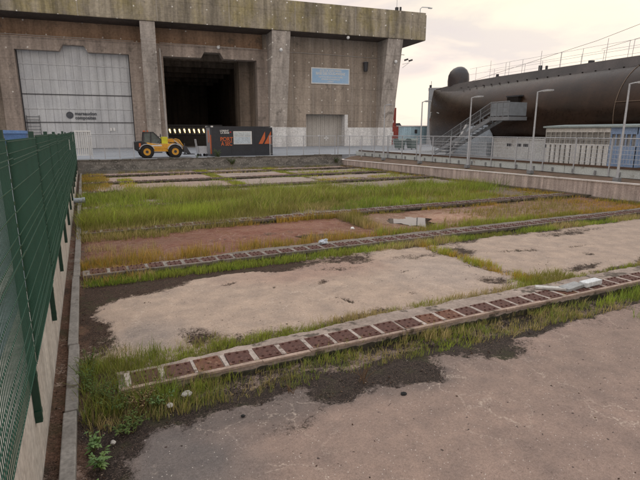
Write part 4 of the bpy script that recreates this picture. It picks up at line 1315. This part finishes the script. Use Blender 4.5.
MB().box(0, 5, 0, 5, 0, 9.6).obj('wall', mat('pale grey cladding', (.40, .42, .44), (.34, .36, .38), .6, .6, 6, streak=(1, 1, .1), streak_amt=.15), tw)
MB().box(-.05, 5.05, -.05, 5.05, 9.6, 9.75).obj('roof', galv, tw)
MB().box(.85, 1.3, -.03, -.003, 4.2, 5.6).obj('window', dark_steel, tw)
MB().box(.1, .5, .3, .7, 9.75, 10.25).tube([(.4, .5, 9.75), (.4, .5, 10.9)], .04, 5).obj('camera_mast', dark_steel, tw)
# boats with masts in the yard beyond
for (x, y, hm, lab) in ((76, 112, 17.5, 'small sailing boat with a tall mast beyond the light blue container'), (79.5, 115, 0, 'small motor boat on the hardstanding beyond the blue container, left of the tower'), (73.5, 116, 12.0, 'distant mast and hull of a boat just right of the bunker end')):
    bt = thing('boat', lab, 'boat', (x, y, 1.05), R(rnd.uniform(-10, 10)))
    ring = []
    for (s_, hw) in ((-2.2, .5), (-1.8, 1.0), (0, 1.2), (1.5, .8), (2.5, .08)):
        ring.append([(s_, -hw, 3.6), (s_, -hw * .6, 2.3), (s_, 0, 1.9), (s_, hw * .6, 2.3), (s_, hw, 3.6)])
    MB().loft(ring).obj('hull', white if hm else dark_steel, bt)
    MB().prism([(-1.6, 3.6), (-1.5, 4.5), (.2, 4.6), (1.0, 3.6)], -.7, .7).obj('cabin', dark_steel, bt)
    mb = MB()
    for sx in (-1.4, 1.2):
        mb.bar((sx, -.7, 0), (sx, -.3, 2.4), .12).bar((sx, .7, 0), (sx, .3, 2.4), .12)
    mb.obj('stand', dark_steel, bt)
    if hm:
        MB().tube([(.3, 0, 3.6), (.3, 0, hm)], .07, 6, .04).tube([(.3, 0, 4.8), (-1.9, 0, 4.9)], .05, 5).obj('mast', galv, bt)
gb = mat('grey green bin', (.09, .14, .13), (.07, .11, .10), .55, 2, 12)
for (x, y, lab) in ((35.6, 51, 'grey green wheeled bin left of the gangway foot'), (37.2, 50.6, 'green wheeled bin nearer the submarine bow')):
    bn = thing('wheeled_bin', lab, 'bin', (x, y, 1.05), .2, 'bins on the apron by the submarine bow')
    MB().loft([[(-.45, -.35, .15), (.45, -.35, .15), (.45, .35, .15), (-.45, .35, .15)], [(-.62, -.5, 1.15), (.62, -.5, 1.15), (.62, .5, 1.15), (-.62, .5, 1.15)]]).obj('tub', gb, bn)
    MB().prism([(-.55, 1.153), (.55, 1.153), (.5, 1.25), (.2, 1.36), (-.3, 1.34)], -.65, .65, 'x').obj('lid', gb, bn)
    for xx in (-.4, .4):
        MB().cyl((xx, -.3, .1), .1, .08, 'x', 10).obj('wheel', dark_steel, bn)

# ------------------------------------------------------------------ litter on the beams
def board(label, x, y, z, rz, l, w_, h, m_):
    t_ = MB().box(-l / 2, l / 2, -w_ / 2, w_ / 2, 0, h).obj('broken_board', m_, None, bevel=.01)
    t_.location = (x, y, z); t_.rotation_euler = (rnd.uniform(-.04, .04), rnd.uniform(-.03, .03), rz)
    tag(t_, label, 'board', 'pale broken boards lying on the nearest beam')


pw = mat('bleached board', (.55, .53, .50), (.42, .40, .37), .8, 3, 20, spots=(4, .6, (.26, .24, .22)))
board('long bleached grey board lying on the nearest beam left of the short white block', 8.15, 6.25, .135, -.75, .62, .14, .05, pw)
board('flat grey slab piece lying under the boards on the nearest beam', 8.55, 6.12, .135, .12, .55, .22, .07, mat('grey board', (.36, .36, .36), (.28, .28, .27), .8, 4, 20))
board('short white block at the right of the boards on the nearest beam', 9.1, 6.1, .135, .1, .56, .17, .1, mat('whiter block', (.68, .69, .70), (.55, .55, .55), .8, 4, 20))
bag = MB(); bag.ball((0, 0, .06), .1, 12, 7, (1.4, 1, .7)).ball((.1, .03, .09), .05, 8, 6)
for v_i in range(len(bag.v)):
    v_ = bag.v[v_i]; bag.v[v_i] = (v_[0] + rnd.uniform(-.02, .02), v_[1] + rnd.uniform(-.02, .02), v_[2] + rnd.uniform(-.015, .015))
bg_ = bag.obj('plastic_bag', mat('pale plastic', (.55, .60, .66), None, .4, 4, 20)); bg_.location = (5.8, 11.85, .12)
tag(bg_, 'crumpled pale plastic bag lying on the second beam', 'bag')
sc_m = mat('pale stone', (.48, .45, .41), (.36, .33, .30), .9, 5, 25)


def rock(label, x, y, z, s_, m_=None, name='stone'):
    mb = MB().ball((0, 0, 0), 1, 9, 6)
    mb.v = [tuple(c * s_ * k * rnd.uniform(.75, 1.15) for c, k in zip(v, (1, .8, .5))) for v in mb.v]
    o = mb.obj(name, m_ or sc_m); o.location = (x, y, z); o.rotation_euler = (0, 0, rnd.uniform(0, 6)); tag(o, label, name.replace('_', ' '))
    return o


rock('pale chip of rubble in the weeds left below the nearest beam', .62, 5.38, .05, .05)
rock('flat pale rubble piece in the grass strip under the left end of the nearest beam', .85, 5.55, .05, .07)
rock('dark lump lying on the nearest mauve slab, upper left', 1.35, 4.85, .015, .03, mat('dark lump', (.03, .03, .03)))
rock('white piece of rubble on the red bay beside the ochre reeds', 7.9, 13.9, .03, .09, white)
rock('dark lump on the nearest slab right of centre', 3.3, 4.45, .012, .045, mat('dark lump', (.03, .03, .03)))
rock('pale stone by the kerb near the bottom left weeds', -.02, 4.95, .03, .035)

# ------------------------------------------------------------------ GRASS (uncountable): tufts of blades
rng = np.random.default_rng(11)
gm, t, b = new_mat('grass blade')
at_ = nd(t, 'ShaderNodeAttribute', attribute_name='col')
t.links.new(at_.outputs['Color'], b.inputs['Base Color']); b.inputs['Roughness'].default_value = .6
b.inputs['Specular IOR Level'].default_value = .2
tr = nd(t, 'ShaderNodeBsdfTranslucent'); t.links.new(at_.outputs['Color'], tr.inputs['Color'])
mx = nd(t, 'ShaderNodeMixShader'); mx.inputs[0].default_value = .3
t.links.new(b.outputs[0], mx.inputs[1]); t.links.new(tr.outputs[0], mx.inputs[2]); t.links.new(mx.outputs[0], t.nodes['Material Output'].inputs['Surface'])

GREEN = np.array((.19, .275, .042)); OLIVE = np.array((.25, .235, .06)); OCHRE = np.array((.50, .31, .06)); DRY = np.array((.46, .36, .17)); DARK = np.array((.08, .11, .03)); BRIGHT = np.array((.35, .42, .06))


class Grass:
    def __init__(s):
        s.p = []; s.h = []; s.w = []; s.c = []; s.l = []

    def patch(s, poly, dens, h, wd, cols, thr=.0, nscale=1.0, seed=0, edge=.25, tuft=5, spread=.04, hpow=1.0, lean=.45, zb=0.0, hmod=.6):
        """poly: list of XY; dens: blades per m2; thr: share of noise below which nothing grows"""
        P = np.array(poly); lo, hi = P.min(0), P.max(0)
        n = int(dens * (hi - lo).prod() / tuft)
        q = rng.uniform(lo, hi, (n, 2))
        wq = q + edge * 2 * (np.stack([fbm(q[:, 0] * 1.7, q[:, 1] * 1.7, seed + 50, 4), fbm(q[:, 0] * 1.7 + 9, q[:, 1] * 1.7, seed + 60, 4)], -1) - .5)
        ins = np.zeros(n, bool); j = len(P) - 1
        for i in range(len(P)):
            xi, yi = P[i]; xj, yj = P[j]
            cnd = ((yi > wq[:, 1]) != (yj > wq[:, 1])) & (wq[:, 0] < (xj - xi) * (wq[:, 1] - yi) / (yj - yi + 1e-9) + xi)
            ins ^= cnd; j = i
        q = q[ins]
        f = fbm(q[:, 0] * nscale, q[:, 1] * nscale, seed, 4)
        k = np.clip((f - thr) / .15, 0, 1) > rng.uniform(0, 1, len(q)); q = q[k]; f = f[k]
        if not len(q):
            return
        f2 = fbm(q[:, 0] * .55 * nscale + 5, q[:, 1] * .9 * nscale, seed + 7, 4); f3 = rng.uniform(0, 1, len(q))
        q = np.repeat(q, tuft, 0); f = np.repeat(f, tuft); f2 = np.repeat(f2, tuft); f3 = np.repeat(f3, tuft)
        n = len(q)
        off = rng.normal(0, spread, (n, 2)); q = q + off
        hh = (h[0] + (h[1] - h[0]) * rng.uniform(0, 1, n) ** hpow) * (1 - hmod / 2 + hmod * np.clip((f2 - .3) / .4, 0, 1)) * (.75 + .5 * f3)
        ln = off / (spread + 1e-6) * .35 + rng.normal(0, .5, (n, 2)) + np.array((.12, -.05))
        cols = np.array(cols); m_ = len(cols) - 1
        x = np.clip((f2 - .28) / .44 + rng.normal(0, .16, n), 0, .999) * m_
        i0 = x.astype(int); fr = (x - i0)[:, None]
        c = cols[i0] * (1 - fr) + cols[np.minimum(i0 + 1, m_)] * fr
        c = c * rng.uniform(.65, 1.3, n)[:, None]
        s.p.append(np.concatenate([q, np.full((n, 1), zb - .02)], 1)); s.h.append(hh); s.w.append(wd * rng.uniform(.6, 1.4, n)); s.c.append(c); s.l.append(ln * lean * hh[:, None])

    def build(s, name, label=None):
        p = np.concatenate(s.p); h = np.concatenate(s.h); w_ = np.concatenate(s.w); c = np.concatenate(s.c); l = np.concatenate(s.l)
        n = len(p); a = rng.uniform(0, 2 * np.pi, n)
        d = np.stack([np.cos(a), np.sin(a), np.zeros(n)], -1) * (w_ / 2)[:, None]
        l3 = np.concatenate([l, np.zeros((n, 1))], 1); up = np.zeros((n, 3)); up[:, 2] = h
        m1 = p + l3 * .3 + up * .55; tip = p + l3 + up * .97
        v = np.stack([p - d, p + d, m1 - d * .8, m1 + d * .8, tip], 1).reshape(-1, 3)
        tri = np.array([[0, 1, 3], [0, 3, 2], [2, 3, 4]])
        ti = (np.arange(n)[:, None, None] * 5 + tri[None]).reshape(-1)
        me = bpy.data.meshes.new(name)
        me.vertices.add(len(v)); me.vertices.foreach_set('co', v.astype(np.float32).ravel())
        me.loops.add(len(ti)); me.loops.foreach_set('vertex_index', ti.astype(np.int32))
        me.polygons.add(n * 3); me.polygons.foreach_set('loop_start', np.arange(0, n * 9, 3, dtype=np.int32))
        me.update(calc_edges=True)
        cc = np.repeat(c, 5, 0).reshape(n, 5, 3) * np.array([1, 1, 1, 1, 1.1])[None, :, None]
        at = me.attributes.new('col', 'FLOAT_COLOR', 'POINT')
        at.data.foreach_set('color', np.concatenate([cc.reshape(-1, 3), np.ones((n * 5, 1))], 1).astype(np.float32).ravel())
        me.materials.append(gm)
        o = bpy.data.objects.new(name, me); C.objects.link(o)
        tag(o, label, 'grass', None, 'stuff')
        print(name, n)
        return o


rect = lambda x0, x1, y0, y1: [(x0, y0), (x1, y0), (x1, y1), (x0, y1)]
# strip in front of the nearest beam
F = BEAM_F
g = Grass()
g.patch(rect(-.3, 9.5, 5.22, 5.84), 1200, (.03, .13), .006, [DRY, OLIVE, GREEN, DRY], .36, 1.4, 1, .12, 6, .02)
g.patch(rect(.9, 5.0, 5.55, 5.84), 2000, (.06, .19), .006, [DRY, OLIVE, BRIGHT, OLIVE, DRY], .36, 1.6, 2, .05, 6, .02)
g.patch(rect(-.33, 1.3, 5.2, 6.3), 1900, (.06, .22), .006, [DARK, OLIVE, DRY, OLIVE, GREEN], .29, 1.5, 3, .15, 6, .03)
g.patch(rect(-.33, .75, 5.5, 7.0), 1800, (.10, .30), .007, [DARK, OLIVE, GREEN], .27, 1.5, 31, .12, 6, .03)
g.patch(rect(1.0, 9, 5.84, 5.93), 500, (.03, .11), .006, [OLIVE, GREEN, DRY], .42, 1.6, 32, .02, 5, .02, zb=.1)
g.patch(rect(4.5, 22.4, 5.15, 5.84), 900, (.05, .15), .008, [GREEN, BRIGHT, OLIVE, DRY], .42, 1.2, 4, .15, 6, .03, zb=-.06)
g.patch(rect(9.5, 22.4, 5.0, 5.84), 800, (.08, .2), .009, [BRIGHT, GREEN, OLIVE], .36, 1.2, 42, .15, 6, .03, zb=-.06)
g.patch(rect(8.4, 13, 4.6, 5.6), 1200, (.10, .26), .010, [BRIGHT, GREEN, OLIVE], .32, 1.0, 41, .2, 6, .03)
g.build('grass_strip', 'grass growing along the front of the nearest beam')
g = Grass()
g.patch(rect(-.3, 22.4, 6.58, 7.0), 2200, (.04, .15), .0065, [OLIVE, BRIGHT, OLIVE, DRY], .22, 1.6, 5, .06, 6, .02)
g.patch(rect(-.2, 3.4, 6.42, 6.9), 1500, (.03, .11), .006, [DARK, OLIVE, BRIGHT, OLIVE], .32, 1.6, 51, .06, 6, .02)
g.patch(rect(-.33, 1.8, 6.5, 7.5), 1200, (.04, .13), .006, [DARK, OLIVE, DRY, GREEN], .38, 1.4, 6, .15, 6, .03)
g.patch(rect(8.35, 8.75, 6.9, 11.2), 2000, (.06, .18), .008, [OLIVE, OCHRE, BRIGHT], .25, 1.4, 7, .08, 6, .02)
g.patch(rect(8.0, 9.6, 6.6, 7.3), 1700, (.06, .2), .008, [BRIGHT, OLIVE], .28, 1.4, 71, .1, 6, .02)
g.build('grass_strip', 'low grass along the rear of the nearest beam and in the slab joint')
g = Grass()
g.patch(rect(-.3, 22.4, 10.85, 11.34), 1700, (.05, .17), .009, [OLIVE, GREEN, BRIGHT, DRY], .2, 1.0, 9, .12, 6, .03)
g.patch(rect(-.3, 7, 10.85, 11.32), 1200, (.06, .18), .009, [GREEN, BRIGHT, OLIVE], .26, 1.0, 10, .1, 6, .03)
g.patch(rect(-.33, 1.2, 10.9, 12.6), 900, (.06, .2), .009, [OLIVE, OCHRE, DRY], .28, 1.0, 101, .1, 6, .03)
g.patch(rect(0, 22.4, 11.95, 12.2), 700, (.04, .14), .009, [OLIVE, OCHRE, DRY], .3, 1.0, 102, .05, 6, .03)
g.build('grass_strip', 'short bright grass in front of the second beam')
g = Grass()
g.patch(rect(-.35, 8.2, 12.25, 13.0), 1000, (.12, .32), .009, [OCHRE, OLIVE, OCHRE, DRY], .27, .9, 12, .25, 6, .04, 1, .3)
g.patch(rect(-.35, 1.6, 12.3, 14.6), 260, (.08, .22), .009, [OCHRE, OLIVE, DRY], .40, .9, 13, .3, 6, .04, 1, .3)
g.patch(rect(8.0, 22.4, 12.25, 12.9), 900, (.10, .28), .010, [OCHRE, OLIVE, BRIGHT], .30, .9, 14, .2, 6, .04, 1, .3)
g.patch(rect(8.35, 8.95, 12.3, 16.2), 1000, (.12, .34), .010, [OCHRE, DRY, OLIVE], .27, 1.0, 15, .12, 6, .03, 1, .3)
g.patch(rect(11.5, 12.8, 12.6, 13.7), 800, (.1, .28), .010, [OCHRE, DRY, OLIVE], .36, 1.0, 16, .2, 6, .03, 1, .3)
g.patch(rect(13, 22.4, 12.8, 16.0), 230, (.08, .26), .012, [OCHRE, OLIVE, DRY], .44, .7, 17, .3, 6, .05, 1, .3)
g.patch(rect(6.0, 9.5, 15.9, 16.35), 900, (.12, .36), .011, [OCHRE, OLIVE], .28, 1.0, 18, .15, 6, .03, 1, .3)
g.patch(rect(-.3, 22.4, 15.9, 16.33), 500, (.06, .18), .011, [DARK, OLIVE, OCHRE], .38, 1.0, 19, .1, 6, .03)
g.build('reed_fringe', 'ochre reeds fringing the wet red bays')
g = Grass()
# tall meadow band
M1 = [OLIVE, BRIGHT, GREEN * .65, BRIGHT, GREEN * .8, DRY, BRIGHT, OLIVE]
g.patch([(-.4, 17.6), (3, 17.9), (6, 18.8), (10, 19.9), (14, 19.6), (19, 19.8), (21.8, 21.8), (18, 23.2), (13, 23.8), (8, 25.6), (3, 26.8), (-.4, 27.0)], 560, (.12, .46), .014,
        M1, .26, .8, 22, .8, 9, .11, 1, .55, 0, 1.3)
g.patch([(-.4, 15.3), (3, 15.7), (5.5, 16.3), (8, 18.0), (12, 18.4), (12, 19.8), (6, 19.8), (-.4, 19.8)], 700, (.2, .42), .012, [DRY, OLIVE, OLIVE * .9, OLIVE, BRIGHT], .18, .6, 23, .5, 6, .06, 1, .5, 0, 1.0)
g.patch([(7, 21.6), (21.5, 20.0), (22, 22.5), (14, 23.4), (8, 24.6)], 420, (.25, .55), .016, [OLIVE * .8, GREEN, BRIGHT, OLIVE], .38, .5, 24, .6, 7, .08, 1, .5, 0, 1.0)
g.patch([(13, 17.2), (22.2, 16.4), (22.3, 20), (14, 19.9)], 480, (.08, .3), .013, [OCHRE, OLIVE, BRIGHT, OLIVE], .3, .6, 25, .4, 6, .05, 1, .4, 0, 1.0)
g.patch([(9, 17.3), (14, 17.2), (14, 19.8), (8.5, 19.8)], 420, (.14, .38), .013, [OLIVE, GREEN, BRIGHT], .3, .6, 251, .4, 6, .05, 1, .4, 0, 1.0)
g.patch([(-.4, 17.5), (21.5, 19.6), (21.8, 22.5), (3, 27), (-.4, 27)], 130, (.35, .68), .014, [BRIGHT, GREEN, BRIGHT, OLIVE, GREEN * .7], .54, 1.1, 27, .4, 14, .16, 1, .6, 0, .6)
g.patch([(-.4, 16.2), (20, 18), (20, 20.6), (-.4, 20)], 90, (.3, .55), .012, [DRY, OLIVE, DRY, BRIGHT], .55, 1.3, 28, .4, 10, .12, 1, .6, 0, .6)
g.build('meadow_grass', 'broad band of tall green grass across the middle of the basin')
g = Grass()
for k in range(3, 7):
    f = BEAM_F[k]
    if k > 3:
        g.patch(rect(-.3, 22.3, f - .5, f), 200, (.05, .16), .018, [OLIVE, GREEN, DRY], .42, .5, 26 + k, .2, 5, .06)
        g.patch(rect(-.3, 22.3, f + .85, f + 1.3), 160, (.04, .13), .018, [DARK, OLIVE, DRY], .45, .5, 36 + k, .2, 5, .06)
for (x0, a, b_) in ((8.5, 28.5, 41.5), (14.4, 28, 41.5), (2.2, 28, 36)):
    g.patch(rect(x0 - .45, x0 + .45, a, b_), 420, (.06, .22), .018, [OLIVE, BRIGHT, OCHRE], .28, .5, 77 + int(x0), .35, 5, .06)
g.patch(rect(15, 22.2, 29, 36), 130, (.06, .22), .02, [OCHRE, BRIGHT, OLIVE], .44, .4, 81, .5, 5, .08)
g.patch(rect(-.4, 22.4, 40.9, 41.8), 160, (.06, .25), .022, [DARK, OLIVE, DRY], .38, .5, 82, .2, 5, .08)
g.patch(rect(-.38, 1.2, 28, 41), 300, (.1, .35), .018, [OLIVE, OCHRE, DARK], .38, .5, 83, .3, 5, .08)
g.patch(rect(21.8, 22.35, 8, 41), 300, (.06, .22), .016, [OLIVE, OCHRE, GREEN], .36, .5, 84, .2, 5, .06)
g.patch(rect(23.0, 24.4, 8, 41), 110, (.03, .10), .016, [DRY, OLIVE, DARK], .45, .6, 85, .2, 5, .06, zb=.72)
g.build('far_grass', 'sparse tufts between the far slabs and along the far walls')

# ------------------------------------------------------------------ loose grit and dead leaf litter on the soil
n = 60000
q = np.stack([rng.uniform(-.62, 22.3, n), rng.uniform(2.0, 17, n)], -1)
near = rng.uniform(0, 1, n) < np.clip(1.3 - q[:, 1] / 14, .1, 1) * np.clip(1.35 - q[:, 0] / 20, .2, 1); q = q[near]
ix = np.clip(np.searchsorted(xs, q[:, 0]), 1, len(xs) - 1); iy = np.clip(np.searchsorted(ys, q[:, 1]), 1, len(ys) - 1)
sv_ = slab[iy, ix]; keep = (sv_ < -.15) | (rng.uniform(0, 1, len(q)) < .025) | (q[:, 0] < -.5)
for f in BEAM_F[:3]:
    keep &= ~((q[:, 1] > f - .05) & (q[:, 1] < f + .9) & (q[:, 0] > .1))
keep &= ~((q[:, 0] > -.51) & (q[:, 0] < -.36))
q = q[keep]; n = len(q); zz = Z[iy[keep], ix[keep]]
sz = .004 + .011 * rng.uniform(0, 1, n) ** 3 + .003 * rng.uniform(0, 1, n)
ov = np.array([(1, 0, 0), (0, 1, 0), (-1, 0, 0), (0, -1, 0), (0, 0, .6), (0, 0, -.6)])
an = rng.uniform(0, 6.28, n); cs, sn = np.cos(an), np.sin(an)
vv = ov[None] * sz[:, None, None] * rng.uniform(.5, 1.3, (n, 6, 1)) * np.array([1.3, .8, .8])
vx = vv[..., 0] * cs[:, None] - vv[..., 1] * sn[:, None]; vy = vv[..., 0] * sn[:, None] + vv[..., 1] * cs[:, None]
vv = np.stack([vx + q[:, None, 0], vy + q[:, None, 1], vv[..., 2] + zz[:, None] + sz[:, None] * .25], -1).reshape(-1, 3)
tri = np.array([(0, 1, 4), (1, 2, 4), (2, 3, 4), (3, 0, 4), (1, 0, 5), (2, 1, 5), (3, 2, 5), (0, 3, 5)])
ti = (np.arange(n)[:, None, None] * 6 + tri[None]).reshape(-1)
pal = np.array([(.035, .024, .019), (.085, .05, .034), (.15, .10, .07), (.26, .20, .155), (.06, .036, .026), (.42, .37, .32)])
cc = pal[rng.choice(6, n, p=(.36, .26, .12, .06, .18, .02))] * rng.uniform(.7, 1.3, (n, 1))
me = bpy.data.meshes.new('grit')
me.vertices.add(len(vv)); me.vertices.foreach_set('co', vv.astype(np.float32).ravel())
me.loops.add(len(ti)); me.loops.foreach_set('vertex_index', ti.astype(np.int32))
me.polygons.add(n * 8); me.polygons.foreach_set('loop_start', np.arange(0, n * 24, 3, dtype=np.int32))
me.update(calc_edges=True)
at = me.attributes.new('col', 'FLOAT_COLOR', 'POINT')
at.data.foreach_set('color', np.concatenate([np.repeat(cc, 6, 0), np.ones((n * 6, 1))], 1).astype(np.float32).ravel())
gr_m, t, b = new_mat('grit')
an_ = nd(t, 'ShaderNodeAttribute', attribute_name='col'); t.links.new(an_.outputs['Color'], b.inputs['Base Color']); b.inputs['Roughness'].default_value = .9; b.inputs['Specular IOR Level'].default_value = .1
me.materials.append(gr_m)
tag(link_obj('grit', me), 'loose grit and dead leaf litter lying on the bare soil', 'grit', None, 'stuff')

# ------------------------------------------------------------------ single weed plants
leaf_m, t, b = new_mat('weed leaf')
n1 = noise_node(t, 8, 3, .5)
t.links.new(mixc(t, ramp(t, n1.outputs[0], .35, .65).outputs[0], (.055, .12, .025), (.12, .19, .04)), b.inputs['Base Color']); b.inputs['Roughness'].default_value = .55
dark_leaf = mat('dark leaf', (.06, .10, .028), (.09, .13, .035), .7, 6, 20, bumpamt=0)
stem_m = mat('weed stem', (.12, .13, .04), None, .8, 5, 20, bumpamt=0)
dry_m = mat('dry stem', (.16, .10, .06), None, .9, 5, 20, bumpamt=0)


def weed(label, x, y, z, h, n_st, leaf, spread, lm, sm=stem_m, nl=9, group=None):
    t_ = thing('weed_plant', label, 'weed', (x, y, z), 0, group)
    st_, lf = MB(), MB()
    for k in range(n_st):
        a = rnd.uniform(0, 6.28); r = spread * rnd.uniform(.2, 1); hh = h * rnd.uniform(.6, 1.1)
        p0 = Vector((rnd.uniform(-.3, .3) * spread, rnd.uniform(-.3, .3) * spread, 0)); p1 = Vector((r * math.cos(a), r * math.sin(a), hh))
        pm = (p0 + p1) / 2 + Vector((0, 0, hh * .12))
        st_.tube([p0, pm, p1], .004 + .004 * h, 5, .002)
        for j in range(nl):
            f = .2 + .8 * (j + rnd.random()) / nl
            c_ = p0.lerp(pm, f * 2) if f < .5 else pm.lerp(p1, f * 2 - 1)
            b_ = rnd.uniform(0, 6.28); l_ = leaf * rnd.uniform(.6, 1.2) * (1.15 - .5 * f)
            d = Vector((math.cos(b_), math.sin(b_), rnd.uniform(-.3, .5))).normalized(); s_ = d.cross(Vector((0, 0, 1))).normalized()
            dn = Vector((0, 0, -.18 * l_))
            lf.add([c_, c_ + d * l_ * .4 + s_ * l_ * .26, c_ + d * l_ + dn, c_ + d * l_ * .4 - s_ * l_ * .26, c_ + d * l_ * .45 + Vector((0, 0, .05 * l_))], [(0, 1, 4), (1, 2, 4), (2, 3, 4), (3, 0, 4)])
    st_.obj('stem', sm, t_); lf.obj('foliage', lm, t_)
    return t_


weed('broad leaved weed at the bottom left beside the kerb', -.17, 4.62, 0, .16, 9, .085, .16, leaf_m)
weed('low leafy weed just behind the broad leaved one by the kerb', -.2, 4.95, 0, .16, 8, .08, .13, leaf_m)
weed('small leafy weed nearest the bottom edge by the kerb', -.22, 4.25, 0, .1, 6, .07, .10, leaf_m)
weed('tall bushy weed leaning over the kerb at the left end of the nearest beam', -.25, 6.2, 0, .46, 12, .05, .25, dark_leaf, nl=14)
weed('dense dark weed clump below the left end of the nearest beam', .05, 5.6, 0, .32, 18, .045, .32, dark_leaf, nl=12)
weed('spreading weed clump in front of the first rusted plate', .5, 5.5, 0, .22, 16, .04, .3, leaf_m, nl=10)
weed('weed growing against the kerb behind the nearest beam', -.22, 6.9, 0, .28, 10, .045, .2, dark_leaf, nl=10)
weed('dark bushy weed over the left end of the nearest beam, nearest the kerb', -.12, 5.85, 0, .36, 16, .045, .26, dark_leaf, nl=13)
weed('dry straw coloured weed clump among the green ones at the nearest beam end', .32, 5.5, 0, .34, 18, .03, .26, mat('straw', (.34, .26, .12), (.22, .17, .08), .8, 6, 20, bumpamt=0), dry_m, 8)
weed('low dark weed mat just in front of the kerb end weeds', .15, 5.15, 0, .14, 18, .05, .26, dark_leaf, nl=9)
weed('dry brown twiggy weed on the dark stain of the nearest slab', 3.0, 4.95, 0, .22, 12, .012, .2, dry_m, dry_m, 4)
weed('small dry weed on the dark edge of the nearest slab', 2.05, 5.1, 0, .12, 8, .012, .12, dry_m, dry_m, 4)
weed('dark shrub growing at the foot of the black container on the quay wall', 10.4, 42.3, .9, .8, 22, .16, .6, dark_leaf, nl=12)
weed('low dark shrub hanging over the quay wall below the black container', 11.6, 41.85, .4, .6, 18, .15, .55, dark_leaf, nl=12)
weed('dark weed on the quay wall corner where the railing turns', 21.9, 41.8, .3, .6, 16, .15, .5, dark_leaf, nl=10)
weed('small weed on top of the quay wall under the telehandler forks', 8.6, 42.1, 1.0, .35, 12, .1, .3, dark_leaf, nl=8)
